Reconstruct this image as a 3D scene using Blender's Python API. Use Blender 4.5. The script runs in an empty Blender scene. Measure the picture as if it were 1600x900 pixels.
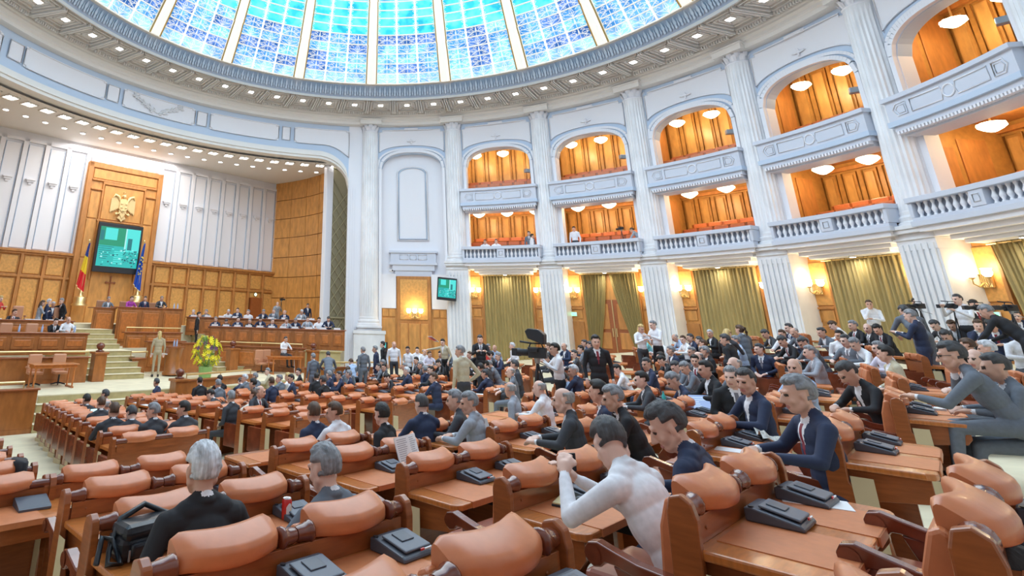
import bpy, bmesh, math, random
import numpy as np
from mathutils import Vector, Matrix, noise
R = random.Random(7)
PI = math.pi
SC = bpy.context.scene
COL = SC.collection

# ------------------------------------------------------------------ camera, world, lights, exposure
PITCH, ROLL = 0.333, 0.030
fw = Vector((0, math.cos(PITCH), math.sin(PITCH))); rt = Vector((1, 0, 0)); up = rt.cross(fw)
r2 = rt*math.cos(ROLL) + up*math.sin(ROLL); u2 = -rt*math.sin(ROLL) + up*math.cos(ROLL)
cd = bpy.data.cameras.new('camera'); cam = bpy.data.objects.new('camera', cd); COL.objects.link(cam)
mw = Matrix.Identity(4)
for i in range(3):
    mw[i][0] = r2[i]; mw[i][1] = u2[i]; mw[i][2] = -fw[i]
mw[0][3], mw[1][3], mw[2][3] = 0, 0, 3.2
cam.matrix_world = mw
cd.sensor_width = 36; cd.lens = 892.33/1600*36
cd.shift_x = (800-522.4)/1600; cd.shift_y = -(450-193.2)/1600
cd.clip_start = .1; cd.clip_end = 200
SC.camera = cam
SC.view_settings.view_transform = 'Standard'; SC.view_settings.look = 'None'
SC.cycles.max_bounces = 6; SC.cycles.diffuse_bounces = 3; SC.cycles.glossy_bounces = 2
SC.view_settings.gamma = 1; SC.view_settings.exposure = 0.0
try: SC.view_settings.use_curve_mapping = False
except Exception: pass

W = bpy.data.worlds.new('world'); SC.world = W; W.use_nodes = True
W.node_tree.nodes['Background'].inputs[0].default_value = (.93, .95, 1, 1)
W.node_tree.nodes['Background'].inputs[1].default_value = 0.52

CX, CY, RR = 1.84, 17.17, 17.0            # centre and radius of the round hall
AZ = math.radians(-41)                    # direction of the stage axis
NX, NY = math.sin(AZ), math.cos(AZ)
TX, TY = math.cos(AZ), -math.sin(AZ)

def area(name, loc, size, power, color=(1, 1, 1), rot=(0, 0, 0), shape='DISK'):
    l = bpy.data.lights.new(name, 'AREA'); l.shape = shape; l.size = size; l.energy = power; l.color = color
    o = bpy.data.objects.new(name, l); o.location = loc; o.rotation_euler = rot; COL.objects.link(o); return o
def point(name, loc, power, color=(1, .8, .5), rad=.15):
    l = bpy.data.lights.new(name, 'POINT'); l.energy = power; l.color = color; l.shadow_soft_size = rad
    o = bpy.data.objects.new(name, l); o.location = loc; COL.objects.link(o); return o
area('dome_light', (CX, CY, 16.2), 22, 3000, (.95, .97, 1))
area('stage_ceiling_light', (CX+20*NX, CY+20*NY, 12.5), 8, 700, (1, .97, .92))

# ------------------------------------------------------------------ materials
MATS = {}
def _new(name):
    m = bpy.data.materials.new(name); m.use_nodes = True; MATS[name] = m
    nt = m.node_tree; b = nt.nodes['Principled BSDF']; return m, nt, b
def mat(name, col, rough=.5, metal=0, emit=0, ecol=None, noise_s=0, noise_a=.12, stretch=(1, 1, 1), bump=0, coat=0, spec=None, trans=0):
    if name in MATS: return MATS[name]
    m, nt, b = _new(name)
    b.inputs['Base Color'].default_value = (*col, 1); b.inputs['Roughness'].default_value = rough
    b.inputs['Metallic'].default_value = metal
    if coat: b.inputs['Coat Weight'].default_value = coat; b.inputs['Coat Roughness'].default_value = .12
    if spec is not None: b.inputs['Specular IOR Level'].default_value = spec
    if trans: b.inputs['Transmission Weight'].default_value = trans
    if emit:
        b.inputs['Emission Color'].default_value = (*(ecol or col), 1); b.inputs['Emission Strength'].default_value = emit
    if noise_s:
        tc = nt.nodes.new('ShaderNodeTexCoord'); mp = nt.nodes.new('ShaderNodeMapping'); mp.inputs['Scale'].default_value = stretch
        nz = nt.nodes.new('ShaderNodeTexNoise'); nz.inputs['Scale'].default_value = noise_s; nz.inputs['Detail'].default_value = 5
        mx = nt.nodes.new('ShaderNodeMix'); mx.data_type = 'RGBA'
        nt.links.new(tc.outputs['Object'], mp.inputs[0]); nt.links.new(mp.outputs[0], nz.inputs['Vector'])
        cr = nt.nodes.new('ShaderNodeMapRange'); cr.inputs[1].default_value = .3; cr.inputs[2].default_value = .7
        nt.links.new(nz.outputs['Fac'], cr.inputs[0]); nt.links.new(cr.outputs[0], mx.inputs['Factor'])
        mx.inputs['A'].default_value = (*[max(0, c*(1-noise_a)) for c in col], 1)
        mx.inputs['B'].default_value = (*[min(1, c*(1+noise_a)) for c in col], 1)
        nt.links.new(mx.outputs['Result'], b.inputs['Base Color'])
        if bump:
            bp = nt.nodes.new('ShaderNodeBump'); bp.inputs['Strength'].default_value = bump; bp.inputs['Distance'].default_value = .01
            nt.links.new(nz.outputs['Fac'], bp.inputs['Height']); nt.links.new(bp.outputs[0], b.inputs['Normal'])
    return m
M_white = mat('plaster_white', (.87, .87, .92), .6)
M_cream = mat('plaster_cream', (.84, .82, .79), .55)
M_blue = mat('paint_pale_blue', (.56, .67, .83), .6)
M_greyblue = mat('plaster_blue_grey', (.66, .70, .80), .6)
M_leafg = mat('relief_grey_blue', (.42, .46, .56), .6)
M_coffer = mat('coffer_cream', (.72, .69, .66), .6)
M_marble = mat('marble', (.85, .855, .88), .3, noise_s=1.3, noise_a=.12, stretch=(1, 1, .5))
M_wood = mat('wood_cherry', (.33, .095, .026), .28, noise_s=6, noise_a=.18, stretch=(1, 1, 8), coat=.4)
M_wood2 = mat('wood_cherry_light', (.56, .18, .04), .3, noise_s=7, noise_a=.18, stretch=(1.5, 8, 1), coat=.4)
M_wooddk = mat('wood_dark_red', (.19, .045, .02), .18, noise_s=8, noise_a=.25, coat=.6)
M_panel = mat('wood_panel_honey', (.66, .31, .085), .42, noise_s=5, noise_a=.18, stretch=(1, 1, .35))
M_paneldk = mat('wood_panel_frame', (.52, .22, .06), .42, noise_s=6, noise_a=.18, stretch=(1, 1, .3))
M_burl = mat('wood_burl', (.72, .36, .10), .4, noise_s=9, noise_a=.16)
M_stagewood = mat('wood_stage', (.40, .14, .035), .32, noise_s=6, noise_a=.22, stretch=(1, 1, .4), coat=.3)
M_leather = mat('leather_orange', (.63, .205, .08), .36, noise_s=14, noise_a=.07, bump=.12, coat=.15)
M_pad = mat('leather_desk_pad', (.62, .21, .08), .45, noise_s=20, noise_a=.06, bump=.08)
M_burg = mat('leather_burgundy', (.34, .10, .06), .35, noise_s=12, noise_a=.12, coat=.3)
M_chair = mat('leather_tan', (.62, .30, .17), .45)
M_carpet = mat('carpet_cream', (.78, .70, .50), .95, noise_s=2.2, noise_a=.08)
M_riser = mat('carpet_olive', (.50, .41, .20), .95, noise_s=5, noise_a=.12)
M_curt = mat('curtain_gold', (.40, .30, .115), .6, noise_s=6, noise_a=.12, stretch=(1, 1, .2))
M_brass = mat('brass', (.83, .62, .30), .28, .9)
M_gold = mat('gilded_relief', (.80, .58, .28), .4, .35)
M_black = mat('black_plastic', (.02, .022, .028), .38)
M_cons = mat('console_grey_blue', (.085, .10, .13), .42)
M_cons2 = mat('console_lid_grey', (.13, .15, .19), .45)
M_paper = mat('paper', (.88, .88, .90), .8)
M_glassw = mat('lamp_glass', (1, .93, .8), .4, emit=9, ecol=(1, .84, .55))
M_ledw = mat('downlight', (1, 1, 1), .4, emit=8, ecol=(1, .98, .94))
M_exit = mat('exit_sign_green', (.15, .7, .3), .4, emit=1.6, ecol=(.3, 1, .5))
M_fabdark = mat('grille_fabric', (.36, .32, .20), .8)

# ------------------------------------------------------------------ mesh builder
class MB:
    def __init__(s): s.v = []; s.f = []; s.m = []; s.sm = []
    def add(s, vs, fs, mi=0, M=None, smooth=False):
        k = len(s.v)
        if M is not None: vs = [M @ Vector(v) for v in vs]
        s.v.extend([tuple(v) for v in vs])
        for f in fs: s.f.append(tuple(i+k for i in f)); s.m.append(mi); s.sm.append(smooth)
        return s
    def box(s, x0, x1, y0, y1, z0, z1, mi=0, M=None, n=1):
        vs = []; fs = []
        for i in range(n+1):
            x = x0+(x1-x0)*i/n
            vs += [(x, y0, z0), (x, y1, z0), (x, y1, z1), (x, y0, z1)]
        for i in range(n):
            a = 4*i
            for j in range(4):
                fs.append((a+j, a+4+j, a+4+(j+1) % 4, a+(j+1) % 4))
        fs.append((0, 1, 2, 3)); fs.append((4*n+3, 4*n+2, 4*n+1, 4*n))
        return s.add(vs, fs, mi, M)
    def prism(s, poly, a, b, axis='x', mi=0, M=None, smooth=False):
        n = len(poly); o = []
        for t in (a, b):
            for p, q in poly:
                o.append((t, p, q) if axis == 'x' else ((p, t, q) if axis == 'y' else (p, q, t)))
        fs = [(i, (i+1) % n, n+(i+1) % n, n+i) for i in range(n)]
        s.add(o, fs, mi, M, smooth)
        s.add(o, [tuple(range(n))[::-1], tuple(range(n, 2*n))], mi, M)
        return s
    def lathe(s, prof, n=16, mi=0, M=None, smooth=True, flute=0, fl_rng=None, fl_n=0):
        vs = []; fs = []
        for (r, z) in prof:
            for i in range(n):
                a = 2*PI*i/n; rr = r
                if flute and fl_rng[0] <= z <= fl_rng[1]: rr = r*(1-flute*(i % 2))
                vs.append((rr*math.cos(a), rr*math.sin(a), z))
        for k in range(len(prof)-1):
            for i in range(n):
                fs.append((k*n+i, k*n+(i+1) % n, (k+1)*n+(i+1) % n, (k+1)*n+i))
        s.add(vs, fs, mi, M, smooth)
        s.add(vs, [tuple(range(n))[::-1], tuple(range((len(prof)-1)*n, len(prof)*n))], mi, M)
        return s
    def tube(s, pts, r, n=6, mi=0, M=None, closed=False, smooth=True):
        P = [Vector(p) for p in pts]; L = len(P); vs = []; fs = []
        rr = r if isinstance(r, (list, tuple)) else [r]*L
        ref = Vector((0, 0, 1))
        for i in range(L):
            a = P[(i-1) % L] if (closed or i > 0) else P[i]; b = P[(i+1) % L] if (closed or i < L-1) else P[i]
            t = (b-a); t = t.normalized() if t.length > 1e-9 else Vector((1, 0, 0))
            x = t.cross(ref)
            if x.length < .15: x = t.cross(Vector((0, 1, 0)))
            x.normalize(); y = t.cross(x)
            for j in range(n):
                c = 2*PI*j/n; vs.append(P[i]+(x*math.cos(c)+y*math.sin(c))*rr[i])
        for i in range(L if closed else L-1):
            for j in range(n):
                a = i*n; b = ((i+1) % L)*n
                fs.append((a+j, a+(j+1) % n, b+(j+1) % n, b+j))
        s.add(vs, fs, mi, M, smooth)
        if not closed: s.add(vs, [tuple(range(n)), tuple(range((L-1)*n, L*n))[::-1]], mi, M)
        return s
    def ell(s, c, r, mi=0, M=None, nu=12, nv=8, smooth=True):
        vs = [(c[0], c[1], c[2]-r[2])]; fs = []
        for j in range(1, nv):
            t = -PI/2+PI*j/nv
            for i in range(nu):
                a = 2*PI*i/nu; vs.append((c[0]+r[0]*math.cos(t)*math.cos(a), c[1]+r[1]*math.cos(t)*math.sin(a), c[2]+r[2]*math.sin(t)))
        vs.append((c[0], c[1], c[2]+r[2])); top = len(vs)-1
        for i in range(nu): fs.append((0, 1+(i+1) % nu, 1+i)); fs.append((top, top-nu+i, top-nu+(i+1) % nu))
        for j in range(nv-2):
            for i in range(nu):
                a = 1+j*nu; fs.append((a+i, a+(i+1) % nu, a+nu+(i+1) % nu, a+nu+i))
        return s.add(vs, fs, mi, M, smooth)
    def mesh(s, name, mats, warp=None, bevel=0):
        me = bpy.data.meshes.new(name)
        vs = s.v if warp is None else [warp(v) for v in s.v]
        me.from_pydata(vs, [], s.f)
        for m in (mats if isinstance(mats, (list, tuple)) else [mats]): me.materials.append(m)
        me.polygons.foreach_set('material_index', s.m); me.polygons.foreach_set('use_smooth', s.sm)
        bm = bmesh.new(); bm.from_mesh(me)
        if bevel:
            bmesh.ops.remove_doubles(bm, verts=bm.verts, dist=1e-5)
            es = [e for e in bm.edges if len(e.link_faces) == 2 and e.calc_face_angle(0) > .6]
            bmesh.ops.bevel(bm, geom=es, offset=bevel, segments=2, affect='EDGES', profile=.5, clamp_overlap=True)
        bmesh.ops.recalc_face_normals(bm, faces=bm.faces)
        bm.to_mesh(me); bm.free(); me.update()
        return me
    def build(s, name, mats, parent=None, loc=None, rz=0, warp=None, bevel=0, M=None):
        return link(name, s.mesh(name, mats, warp, bevel), parent, loc, rz, M)
def link(name, me, parent=None, loc=None, rz=0, M=None):
    o = bpy.data.objects.new(name, me); COL.objects.link(o)
    if parent is not None: o.parent = parent
    if M is not None: o.matrix_basis = M
    if loc is not None: o.location = loc
    if rz: o.rotation_euler = (0, 0, rz)
    return o
def tag(o, label=None, cat=None, group=None, kind=None):
    if label: o['label'] = label
    if cat: o['category'] = cat
    if group: o['group'] = group
    if kind: o['kind'] = kind
    return o
def thing(name, loc, rz=0, label=None, cat=None, group=None, kind=None):
    o = bpy.data.objects.new(name, None); COL.objects.link(o); o.empty_display_size = .1
    o.location = loc; o.rotation_euler = (0, 0, rz); return tag(o, label, cat, group, kind)
def cyl(a, r, z): return (CX+r*math.sin(a), CY+r*math.cos(a), z)
def SL(s, l, z=0): return Vector((s*NX+l*TX, s*NY+l*TY, z))
def rowdir(s, l):                         # heading (azimuth) a seat faces
    return AZ - .8*math.atan2(max(l-3, 0), 45-s)
TS = [(-8, -.1), (-3, -.1), (0, -.39), (.7, -.50), (2.3, -.79), (3.5, -.95), (4.6, -1.09), (5.8, -1.24), (8.6, -1.52), (18.2, -2.25), (20, -2.2), (60, -2.2)]
TSa = np.array(TS)
def floor_z(s, l):
    e = 45-math.hypot(45-s, max(l-3, 0))
    return float(np.interp(e, TSa[:, 0], TSa[:, 1]))+.0026*max(0, l-12)**2+2.2
def floor_xy(x, y): return floor_z(x*NX+y*NY, x*TX+y*TY)
def ordinal(n): return ['first', 'second', 'third', 'fourth', 'fifth', 'sixth', 'seventh', 'eighth', 'ninth', 'tenth', 'eleventh', 'twelfth', 'thirteenth', 'fourteenth', 'fifteenth', 'sixteenth', 'seventeenth', 'eighteenth', 'nineteenth', 'twentieth'][n] if n < 20 else '%dth' % (n+1)

# ------------------------------------------------------------------ setting: floor
def build_floor():
    b = MB(); st = .5; ss = np.arange(-7, 20.01, st); ls = np.arange(-9, 34.01, 1.0)
    vs = [SL(s, l, max(0, floor_z(s, l))) for s in ss for l in ls]; n = len(ls)
    keep = []
    for i in range(len(ss)-1):
        for j in range(n-1):
            keep.append((i*n+j, i*n+j+1, (i+1)*n+j+1, (i+1)*n+j))
    b.add(vs, keep, 0, smooth=True)
    tag(b.build('floor', M_carpet), 'sloping cream carpet floor of the chamber', None, None, 'structure')
build_floor()
def ring(prof, a0, a1, n, mats, name, mi=None, parent=None, kind='structure', smooth=False, closed=False):
    b = MB(); k = len(prof)
    vs = [cyl(a0+(a1-a0)*i/n, r, z) for i in range(n+1) for r, z in prof]
    for i in range(n):
        for j in range(k-1+(1 if closed else 0)):
            j2 = (j+1) % k
            b.add([vs[i*k+j], vs[i*k+j2], vs[(i+1)*k+j2], vs[(i+1)*k+j]], [(0, 1, 2, 3)], (mi[j] if mi else 0), smooth=smooth)
    o = b.build(name, mats, parent)
    if kind: tag(o, kind=kind)
    return o
FULL = (-PI, PI)
# cornice, coffered ring and dome rim
ring([(17.05, 14.85), (16.62, 14.88), (16.62, 15.05), (16.55, 15.1), (16.55, 15.22), (16.42, 15.3), (16.42, 15.38), (16.3, 15.45)], *FULL, 180, [M_cream], 'trim_1')
ring([(16.32, 15.42), (16.32, 15.50), (16.12, 15.62), (14.15, 15.62), (14.15, 15.53), (14.02, 15.50), (13.98, 15.62), (13.74, 16.3), (13.62, 16.33), (13.62, 16.42), (13.9, 16.5)],
     *FULL, 180, [M_coffer, M_leafg], 'trim_2', mi=[0, 0, 0, 0, 0, 0, 1, 0, 0, 0])
cof = thing('ceiling', (0, 0, 0), kind='structure')
# coffers: three to a bay; each is framed, stepped, with a square lamp
COFL = []
def warp_pol(a0): return lambda v: cyl(a0+v[0]/15.0, 15.0+v[1], v[2])
for k in range(60):
    a0 = -.041-6*.1048*5+k*2*PI/60
    vis = -1.5 < (a0+PI) % (2*PI)-PI < 1.7
    if not vis: continue
    b = MB()
    for (w, y0, y1, z, t) in ((.62, -.72, .98, 15.50, .07), (.46, -.52, .74, 15.54, .06), (.30, -.34, .46, 15.57, .05)):
        b.box(-w, w, y0, y0+t, z, 15.63, 0); b.box(-w, w, y1-t, y1, z, 15.63, 0)
        b.box(-w, -w+t, y0, y1, z, 15.63, 0); b.box(w-t, w, y0, y1, z, 15.63, 0)
    o = b.build('coffer', [M_coffer], cof, warp=warp_pol(a0))
    b = MB()
    for q in range(11):
        x = -.55+q*.11; b.box(x-.03, x+.03, 1.02, 1.12, 15.36, 15.5, 0)
    for q in range(16):
        x = -.44+q*.0587; b.box(x-.015, x+.015, -.5, -.46, 15.5, 15.54, 0)
    b.build('dentil_row', [M_cream], cof, warp=warp_pol(a0))
    lp = thing('coffer_lamp', cyl(a0, 15.0, 15.56), -a0, None, 'lamp', 'square lamps in the cornice coffers'); COFL.append((((a0+PI) % (2*PI))-PI, lp))
    b = MB(); b.box(-.17, .17, -.17, .17, 0, .05, 0); b.build('frame', [M_cream], lp)
    b = MB(); b.box(-.12, .12, -.12, .12, -.03, .0, 0); b.build('lamp_glass', [M_ledw], lp)
    b = MB(); x = .785*1.0
    b.box(.70, .76, -.78, 1.15, 15.44, 15.63, 0); b.box(.81, .87, -.78, 1.15, 15.44, 15.63, 0)
    b.build('coffer_rib', [M_cream], cof, warp=warp_pol(a0))
for k, (a_, o_) in enumerate(sorted(COFL, key=lambda q: q[0])): o_['label'] = 'square frosted cornice lamp, %s from the left end of the coffered ring' % ordinal(k)
# leaf frieze on the rim
b = MB()
for k in range(336):
    a = -1.75+k*.0105
    if a > 1.78: break
    def w(v, a=a): t = v[2]; return cyl(a+v[0]/13.8, 13.93-.22*t/.62+v[1], 15.66+t)
    big = k % 2 == 0
    pts = [(0, .02), (.05, .1), (.035, .2), (.07, .3), (.04, .42), (0, .56), (-.04, .42), (-.07, .3), (-.035, .2), (-.05, .1)] if big else [(0, .06), (.035, .16), (.02, .3), (0, .44), (-.02, .3), (-.035, .16)]
    k0 = len(b.v); m = len(pts)
    b.add([w((p, -.045, q)) for p, q in pts]+[w((p, .0, q)) for p, q in pts], [tuple(range(m))]+[(i, (i+1) % m, m+(i+1) % m, m+i) for i in range(m)], 0)
rim = b.build('leaf_relief', [mat('relief_light', (.62, .66, .74), .6)], cof); rim['kind'] = 'stuff'

# dome: ribs, glazing bars, panes and scrollwork
DP = [(13.65, 16.4), (12.6, 18.2), (11.6, 20.2), (10.3, 22.2), (8.5, 24), (6, 25.6), (3, 26.6), (1.2, 26.9)]
def dome(a, t, off=0):
    i = min(int(t), 6); q = t-i; r = DP[i][0]*(1-q)+DP[i+1][0]*q; z = DP[i][1]*(1-q)+DP[i+1][1]*q
    dr = DP[i+1][0]-DP[i][0]; dz = DP[i+1][1]-DP[i][1]; L = math.hypot(dr, dz)
    return cyl(a, r+off*dz/L, z-off*dr/L)
ROWS = [0, .278, .554, .828, 1.07, 1.321, 1.542, 1.751, 1.951, 2.158, 2.4, 2.7, 3.05, 3.4, 3.8, 4.2, 4.7, 5.2, 5.8, 6.4, 7.0]
dm = thing('dome', (0, 0, 0), kind='structure')
M_rib = mat('rib_gilt_white', (.95, .90, .80), .4, emit=.55, ecol=(1, .96, .88))  # ribs and glazing bars are no lamps; a faint glow is added to brighten them
M_iron = mat('scroll_white', (.95, .93, .9), .5, emit=.5, ecol=(1, .97, .92))  # white ironwork, its brightness against the glass put in as emission
def glass(name, c, e):
    m, nt, bs = _new(name); bs.inputs['Base Color'].default_value = (*c, 1); bs.inputs['Roughness'].default_value = .2
    tc = nt.nodes.new('ShaderNodeTexCoord'); nz = nt.nodes.new('ShaderNodeTexNoise'); nz.inputs['Scale'].default_value = 1.3; nz.inputs['Detail'].default_value = 3
    cr = nt.nodes.new('ShaderNodeValToRGB'); nt.links.new(tc.outputs['Object'], nz.inputs['Vector']); nt.links.new(nz.outputs['Fac'], cr.inputs[0])
    cr.color_ramp.elements[0].position = .38; cr.color_ramp.elements[1].position = .66
    cr.color_ramp.elements[0].color = (*[x*.75 for x in c], 1); cr.color_ramp.elements[1].color = (*[min(1, x*1.5+.12) for x in c], 1)
    nt.links.new(cr.outputs[0], bs.inputs['Emission Color']); bs.inputs['Emission Strength'].default_value = e
    nt.links.new(cr.outputs[0], bs.inputs['Base Color']); return m
G1 = [glass('stained_glass_blue', (.05, .28, .68), .85), glass('stained_glass_azure', (.10, .42, .80), .9), glass('stained_glass_deep', (.03, .15, .48), .8)]
G2 = [glass('stained_glass_turquoise', (.02, .55, .72), 1.0), glass('stained_glass_cyan', (.04, .66, .76), 1.05)]
G3 = [glass('stained_glass_sky', (.07, .42, .80), 1.0)]
G0 = [glass('stained_glass_pale', (.20, .45, .80), .85)]
DA = .3150
def rib(a):
    b = MB()
    for k in range(len(ROWS)-1):
        t0, t1 = ROWS[k], ROWS[k+1]
        for (w0, w1, off, mi) in ((-.30, .30, -.10, 0), (-.17, .17, -.26, 0), (-.33, -.27, -.16, 1), (.27, .33, -.16, 1)):
            sc = lambda t: max(.25, DP[min(int(t), 6)][0]/13.65)
            r0 = max(1.5, DP[min(int(t0), 6)][0])
            q = []
            for t in (t0, t1):
                for (x, o) in ((w0, 0), (w0, off), (w1, off), (w1, 0)):
                    q.append(dome(a+x*sc(t)/r0, t, o))
            b.add(q, [(0, 1, 5, 4), (1, 2, 6, 5), (2, 3, 7, 6)], mi)
    return b.build('rib', [M_rib, mat('gilt_edge', (.55, .36, .12), .4, .3)], dm)
def scroll(b, a, t, da, dt, kind):
    # a small symmetric pair of curls in one pane
    def P(u, v, o=-.05): return dome(a+u*da, t+v*dt, o)
    def curl(cx, cy, r, s, turns=1.15, n=11):
        return [P(cx+s*r*(1-.55*i/n)*math.cos(2*PI*turns*i/n), cy+r*1.05*(1-.55*i/n)*math.sin(2*PI*turns*i/n)) for i in range(n+1)]
    rr = .017
    if kind == 0:
        for s in (-1, 1):
            b.tube(curl(s*.27, .02, .2, s), rr, 3); b.tube(curl(s*.2, .3, .1, -s, n=7), rr*.8, 3); b.tube(curl(s*.22, -.3, .1, s, n=7), rr*.8, 3)
            b.tube([P(s*.46, -.44), P(s*.3, -.2), P(s*.04, -.05), P(0, .4)], rr, 3)
    elif kind == 1:
        for s in (-1, 1):
            b.tube([P(0, -.4), P(s*.16, -.1), P(s*.34, .02), P(s*.42, .25), P(s*.3, .38), P(s*.2, .22)], rr, 3)
            b.tube([P(0, -.4), P(s*.1, .1), P(s*.04, .42)], rr, 3)
            b.tube([P(s*.08, -.42), P(s*.36, -.3), P(s*.44, -.1)], rr, 3)
    else:
        for s in (-1, 1):
            b.tube([P(s*.48, .40), P(s*.36, .26), P(s*.46, .12)], rr, 3); b.tube([P(s*.48, -.40), P(s*.36, -.26), P(s*.46, -.12)], rr, 3)
for i in range(-5, 6): rib(.018+DA*i)
for i in range(-5, 5):
    a0 = .018+DA*i; m = .022; wd = (DA-2*m)/3
    bars = MB(); scr = MB()
    for c in range(3):
        ac = a0+m+wd*(c+.5)
        for r in range(12):
            t0, t1 = ROWS[r], ROWS[r+1]; tm = (t0+t1)/2; dt = t1-t0
            q = [dome(ac-wd*.47, t0+.02, .0), dome(ac+wd*.47, t0+.02, .0), dome(ac+wd*.47, t1-.02, .0), dome(ac-wd*.47, t1-.02, .0)]
            q += [dome(ac-wd*.47, t0+.02, .03), dome(ac+wd*.47, t0+.02, .03), dome(ac+wd*.47, t1-.02, .03), dome(ac-wd*.47, t1-.02, .03)]
            g = G0[0] if r == 0 else (R.choice(G1) if r < 5 else (R.choice(G2) if r < 9 else G3[0]))
            if r < 10:
                pb = MB(); pb.add(q, [(0, 1, 2, 3), (7, 6, 5, 4), (0, 4, 5, 1), (1, 5, 6, 2), (2, 6, 7, 3), (3, 7, 4, 0)]); pb.build('pane', [g], dm)
            else: bars.add(q, [(0, 1, 2, 3)], 1)
            scroll(scr, ac, tm, wd*.98, dt, (1 if r in (0, 3) else 0) if r < 5 else 2)
            for tt in (t0, tm) if r < 5 else (t0,):
                w_ = .035 if tt == t0 else .014
                if tt != t0 and r >= 5: continue
                bars.tube([dome(ac-wd/2, tt, -.04), dome(ac+wd/2, tt, -.04)], w_, 4, 0)
            if r < 5: bars.tube([dome(ac, t0, -.04), dome(ac, t1, -.04)], .014, 4, 0)
        for e in (-.5, .5):
            bars.tube([dome(ac+e*wd, t, -.06) for t in ROWS[:14]], .05 if abs(e+.5) < .1 or True else .03, 4, 0)
    bars.build('glazing_bars', [M_rib, G3[0]], dm); o = scr.build('scrollwork', [M_iron], dm); o['kind'] = 'stuff'
# the rest of the glass shell (behind and crown)
b = MB(); N1 = 60
for k in range(len(ROWS)-1):
    for j in range(N1):
        a = -PI+2*PI*j/N1; a2 = a+2*PI/N1; mid = (a+a2)/2
        if k < 12 and .018-5*DA-.03 < mid < .018+5*DA: continue
        b.add([dome(a, ROWS[k], .05), dome(a2, ROWS[k], .05), dome(a2, ROWS[k+1], .05), dome(a, ROWS[k+1], .05)], [(0, 1, 2, 3)])
b.build('glass_shell', [G1[1]], dm)

# ------------------------------------------------------------------ columns
COLA = [.026+.30*i for i in range(8)]
def prof_shaft(z0, z1): return [(.66, z0), (.66, z0+.12), (.60, z0+.16), (.62, z0+.28), (.56, z0+.36), (.56, z0+.46)]+[(.545-.06*t/12, z0+.5+(z1-.5-z0)*t/12) for t in range(13)]
shaft_me = {}
def capital(parent, z):
    b = MB(); b.lathe([(.49, 0), (.52, .04), (.47, .08), (.47, .45), (.52, .6), (.6, .68)], 24, 0)
    b.box(-.62, .62, -.62, .62, .68, .78, 0)
    cp = b.build('capital', [M_white], parent, (0, 0, z))
    b = MB()
    for tier, (z0, h, n, ph) in enumerate(((.08, .26, 10, 0), (.26, .30, 10, .314))):
        for k in range(n):
            a = 2*PI*k/n+ph; Mx = Matrix.Rotation(a, 4, 'Z')
            b.add([(.47, -.10, z0), (.47, .10, z0), (.53, .11, z0+h*.6), (.53, -.11, z0+h*.6), (.60, -.06, z0+h), (.60, .06, z0+h), (.66, 0, z0+h*.86)], [(0, 1, 2, 3), (3, 2, 5, 4), (4, 5, 6)], 0, Mx)
            b.add([(.47, -.03, z0), (.49, .03, z0), (.60, .0, z0+h*.95)], [(0, 1, 2)], 0, Mx)
    for k in range(4):
        Mx = Matrix.Rotation(PI/4+k*PI/2, 4, 'Z')
        b.tube([(.5, 0, .42), (.66, 0, .58), (.78, 0, .62), (.80, 0, .54), (.73, 0, .52)], .045, 6, 0, Mx)
    for k in range(4):
        b.ell((.60, 0, .64), (.05, .09, .07), 0, Matrix.Rotation(k*PI/2, 4, 'Z'), 8, 6)
    b.build('acanthus_leaves', [M_white], cp)
for i, a in enumerate(COLA):
    r = 17.0; x, y, _ = cyl(a, r, 0)
    nm = ['column beside the stage opening, standing on a tall marble plinth', 'column left of the first open balcony', 'second column from the stage with a screen hung beside it'][i] if i < 3 else 'column'
    c = thing('column', (x, y, 0), -a, ('white fluted marble column, number %s counting from the stage opening' % ordinal(i)), 'column', None, 'structure')
    zb = 6.55 if i > 0 else 3.0
    b = MB(); b.lathe(prof_shaft(zb, 14.45), 48, 0, flute=.055, fl_rng=(zb+.8, 14.2), smooth=False)
    b.build('shaft', [M_marble], c); capital(c, 14.4)
    b = MB(); b.box(-.7, .7, -.75, .5, zb-.1, zb+.02, 0); b.box(-.66, .66, -.7, .5, zb-.22, zb-.1, 0)
    if i > 0:
        b.box(-.60, .60, -.55, .6, zb-.75, zb-.22, 0)
        b.box(-.60, .60, -.53, .6, -.5, zb-.75, 0)
        for k in range(6):
            x0 = -.52+k*.187; b.box(x0, x0+.11, -.585, -.53, zb-4.6, zb-.55, 0)
        b.box(-.64, .64, -.60, .6, zb-.42, zb-.36, 0)
    else:
        b.box(-.85, .85, -.9, .7, -.3, zb-.22, 0); b.box(-.9, .9, -.95, .7, zb-.4, zb-.22, 0)
    b.build('pedestal', [M_marble], c, bevel=.012)
    b = MB(); b.box(-.66, .66, -.66, .2, 14.86, 15.12, 0); b.box(-.70, .70, -.70, .2, 15.12, 15.2, 0); b.build('entablature_block', [M_cream], c)

# ------------------------------------------------------------------ bays
def strip_wall(b, us, zlo, zhi, y0, mi, y1=None):
    for k in range(len(us)-1):
        u0, u1 = us[k], us[k+1]
        q = [(u0, y0, zlo(u0)), (u1, y0, zlo(u1)), (u1, y0, zhi(u1)), (u0, y0, zhi(u0))]
        b.add(q, [(0, 1, 2, 3)], mi)
        if y1 is not None:
            b.add([(u0, y0, zlo(u0)), (u1, y0, zlo(u1)), (u1, y1, zlo(u1)), (u0, y1, zlo(u0))], [(0, 1, 2, 3)], mi)
            b.add([(u0, y0, zhi(u0)), (u1, y0, zhi(u1)), (u1, y1, zhi(u1)), (u0, y1, zhi(u0))], [(0, 1, 2, 3)], mi)
OW = 1.82                                   # half width of an arched opening
def arch(u, w=OW, zs=12.15, za=13.15): 
    t = min(1, abs(u)/w); return zs+(za-zs)*math.sqrt(max(0, 1-t**2.6))
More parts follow.
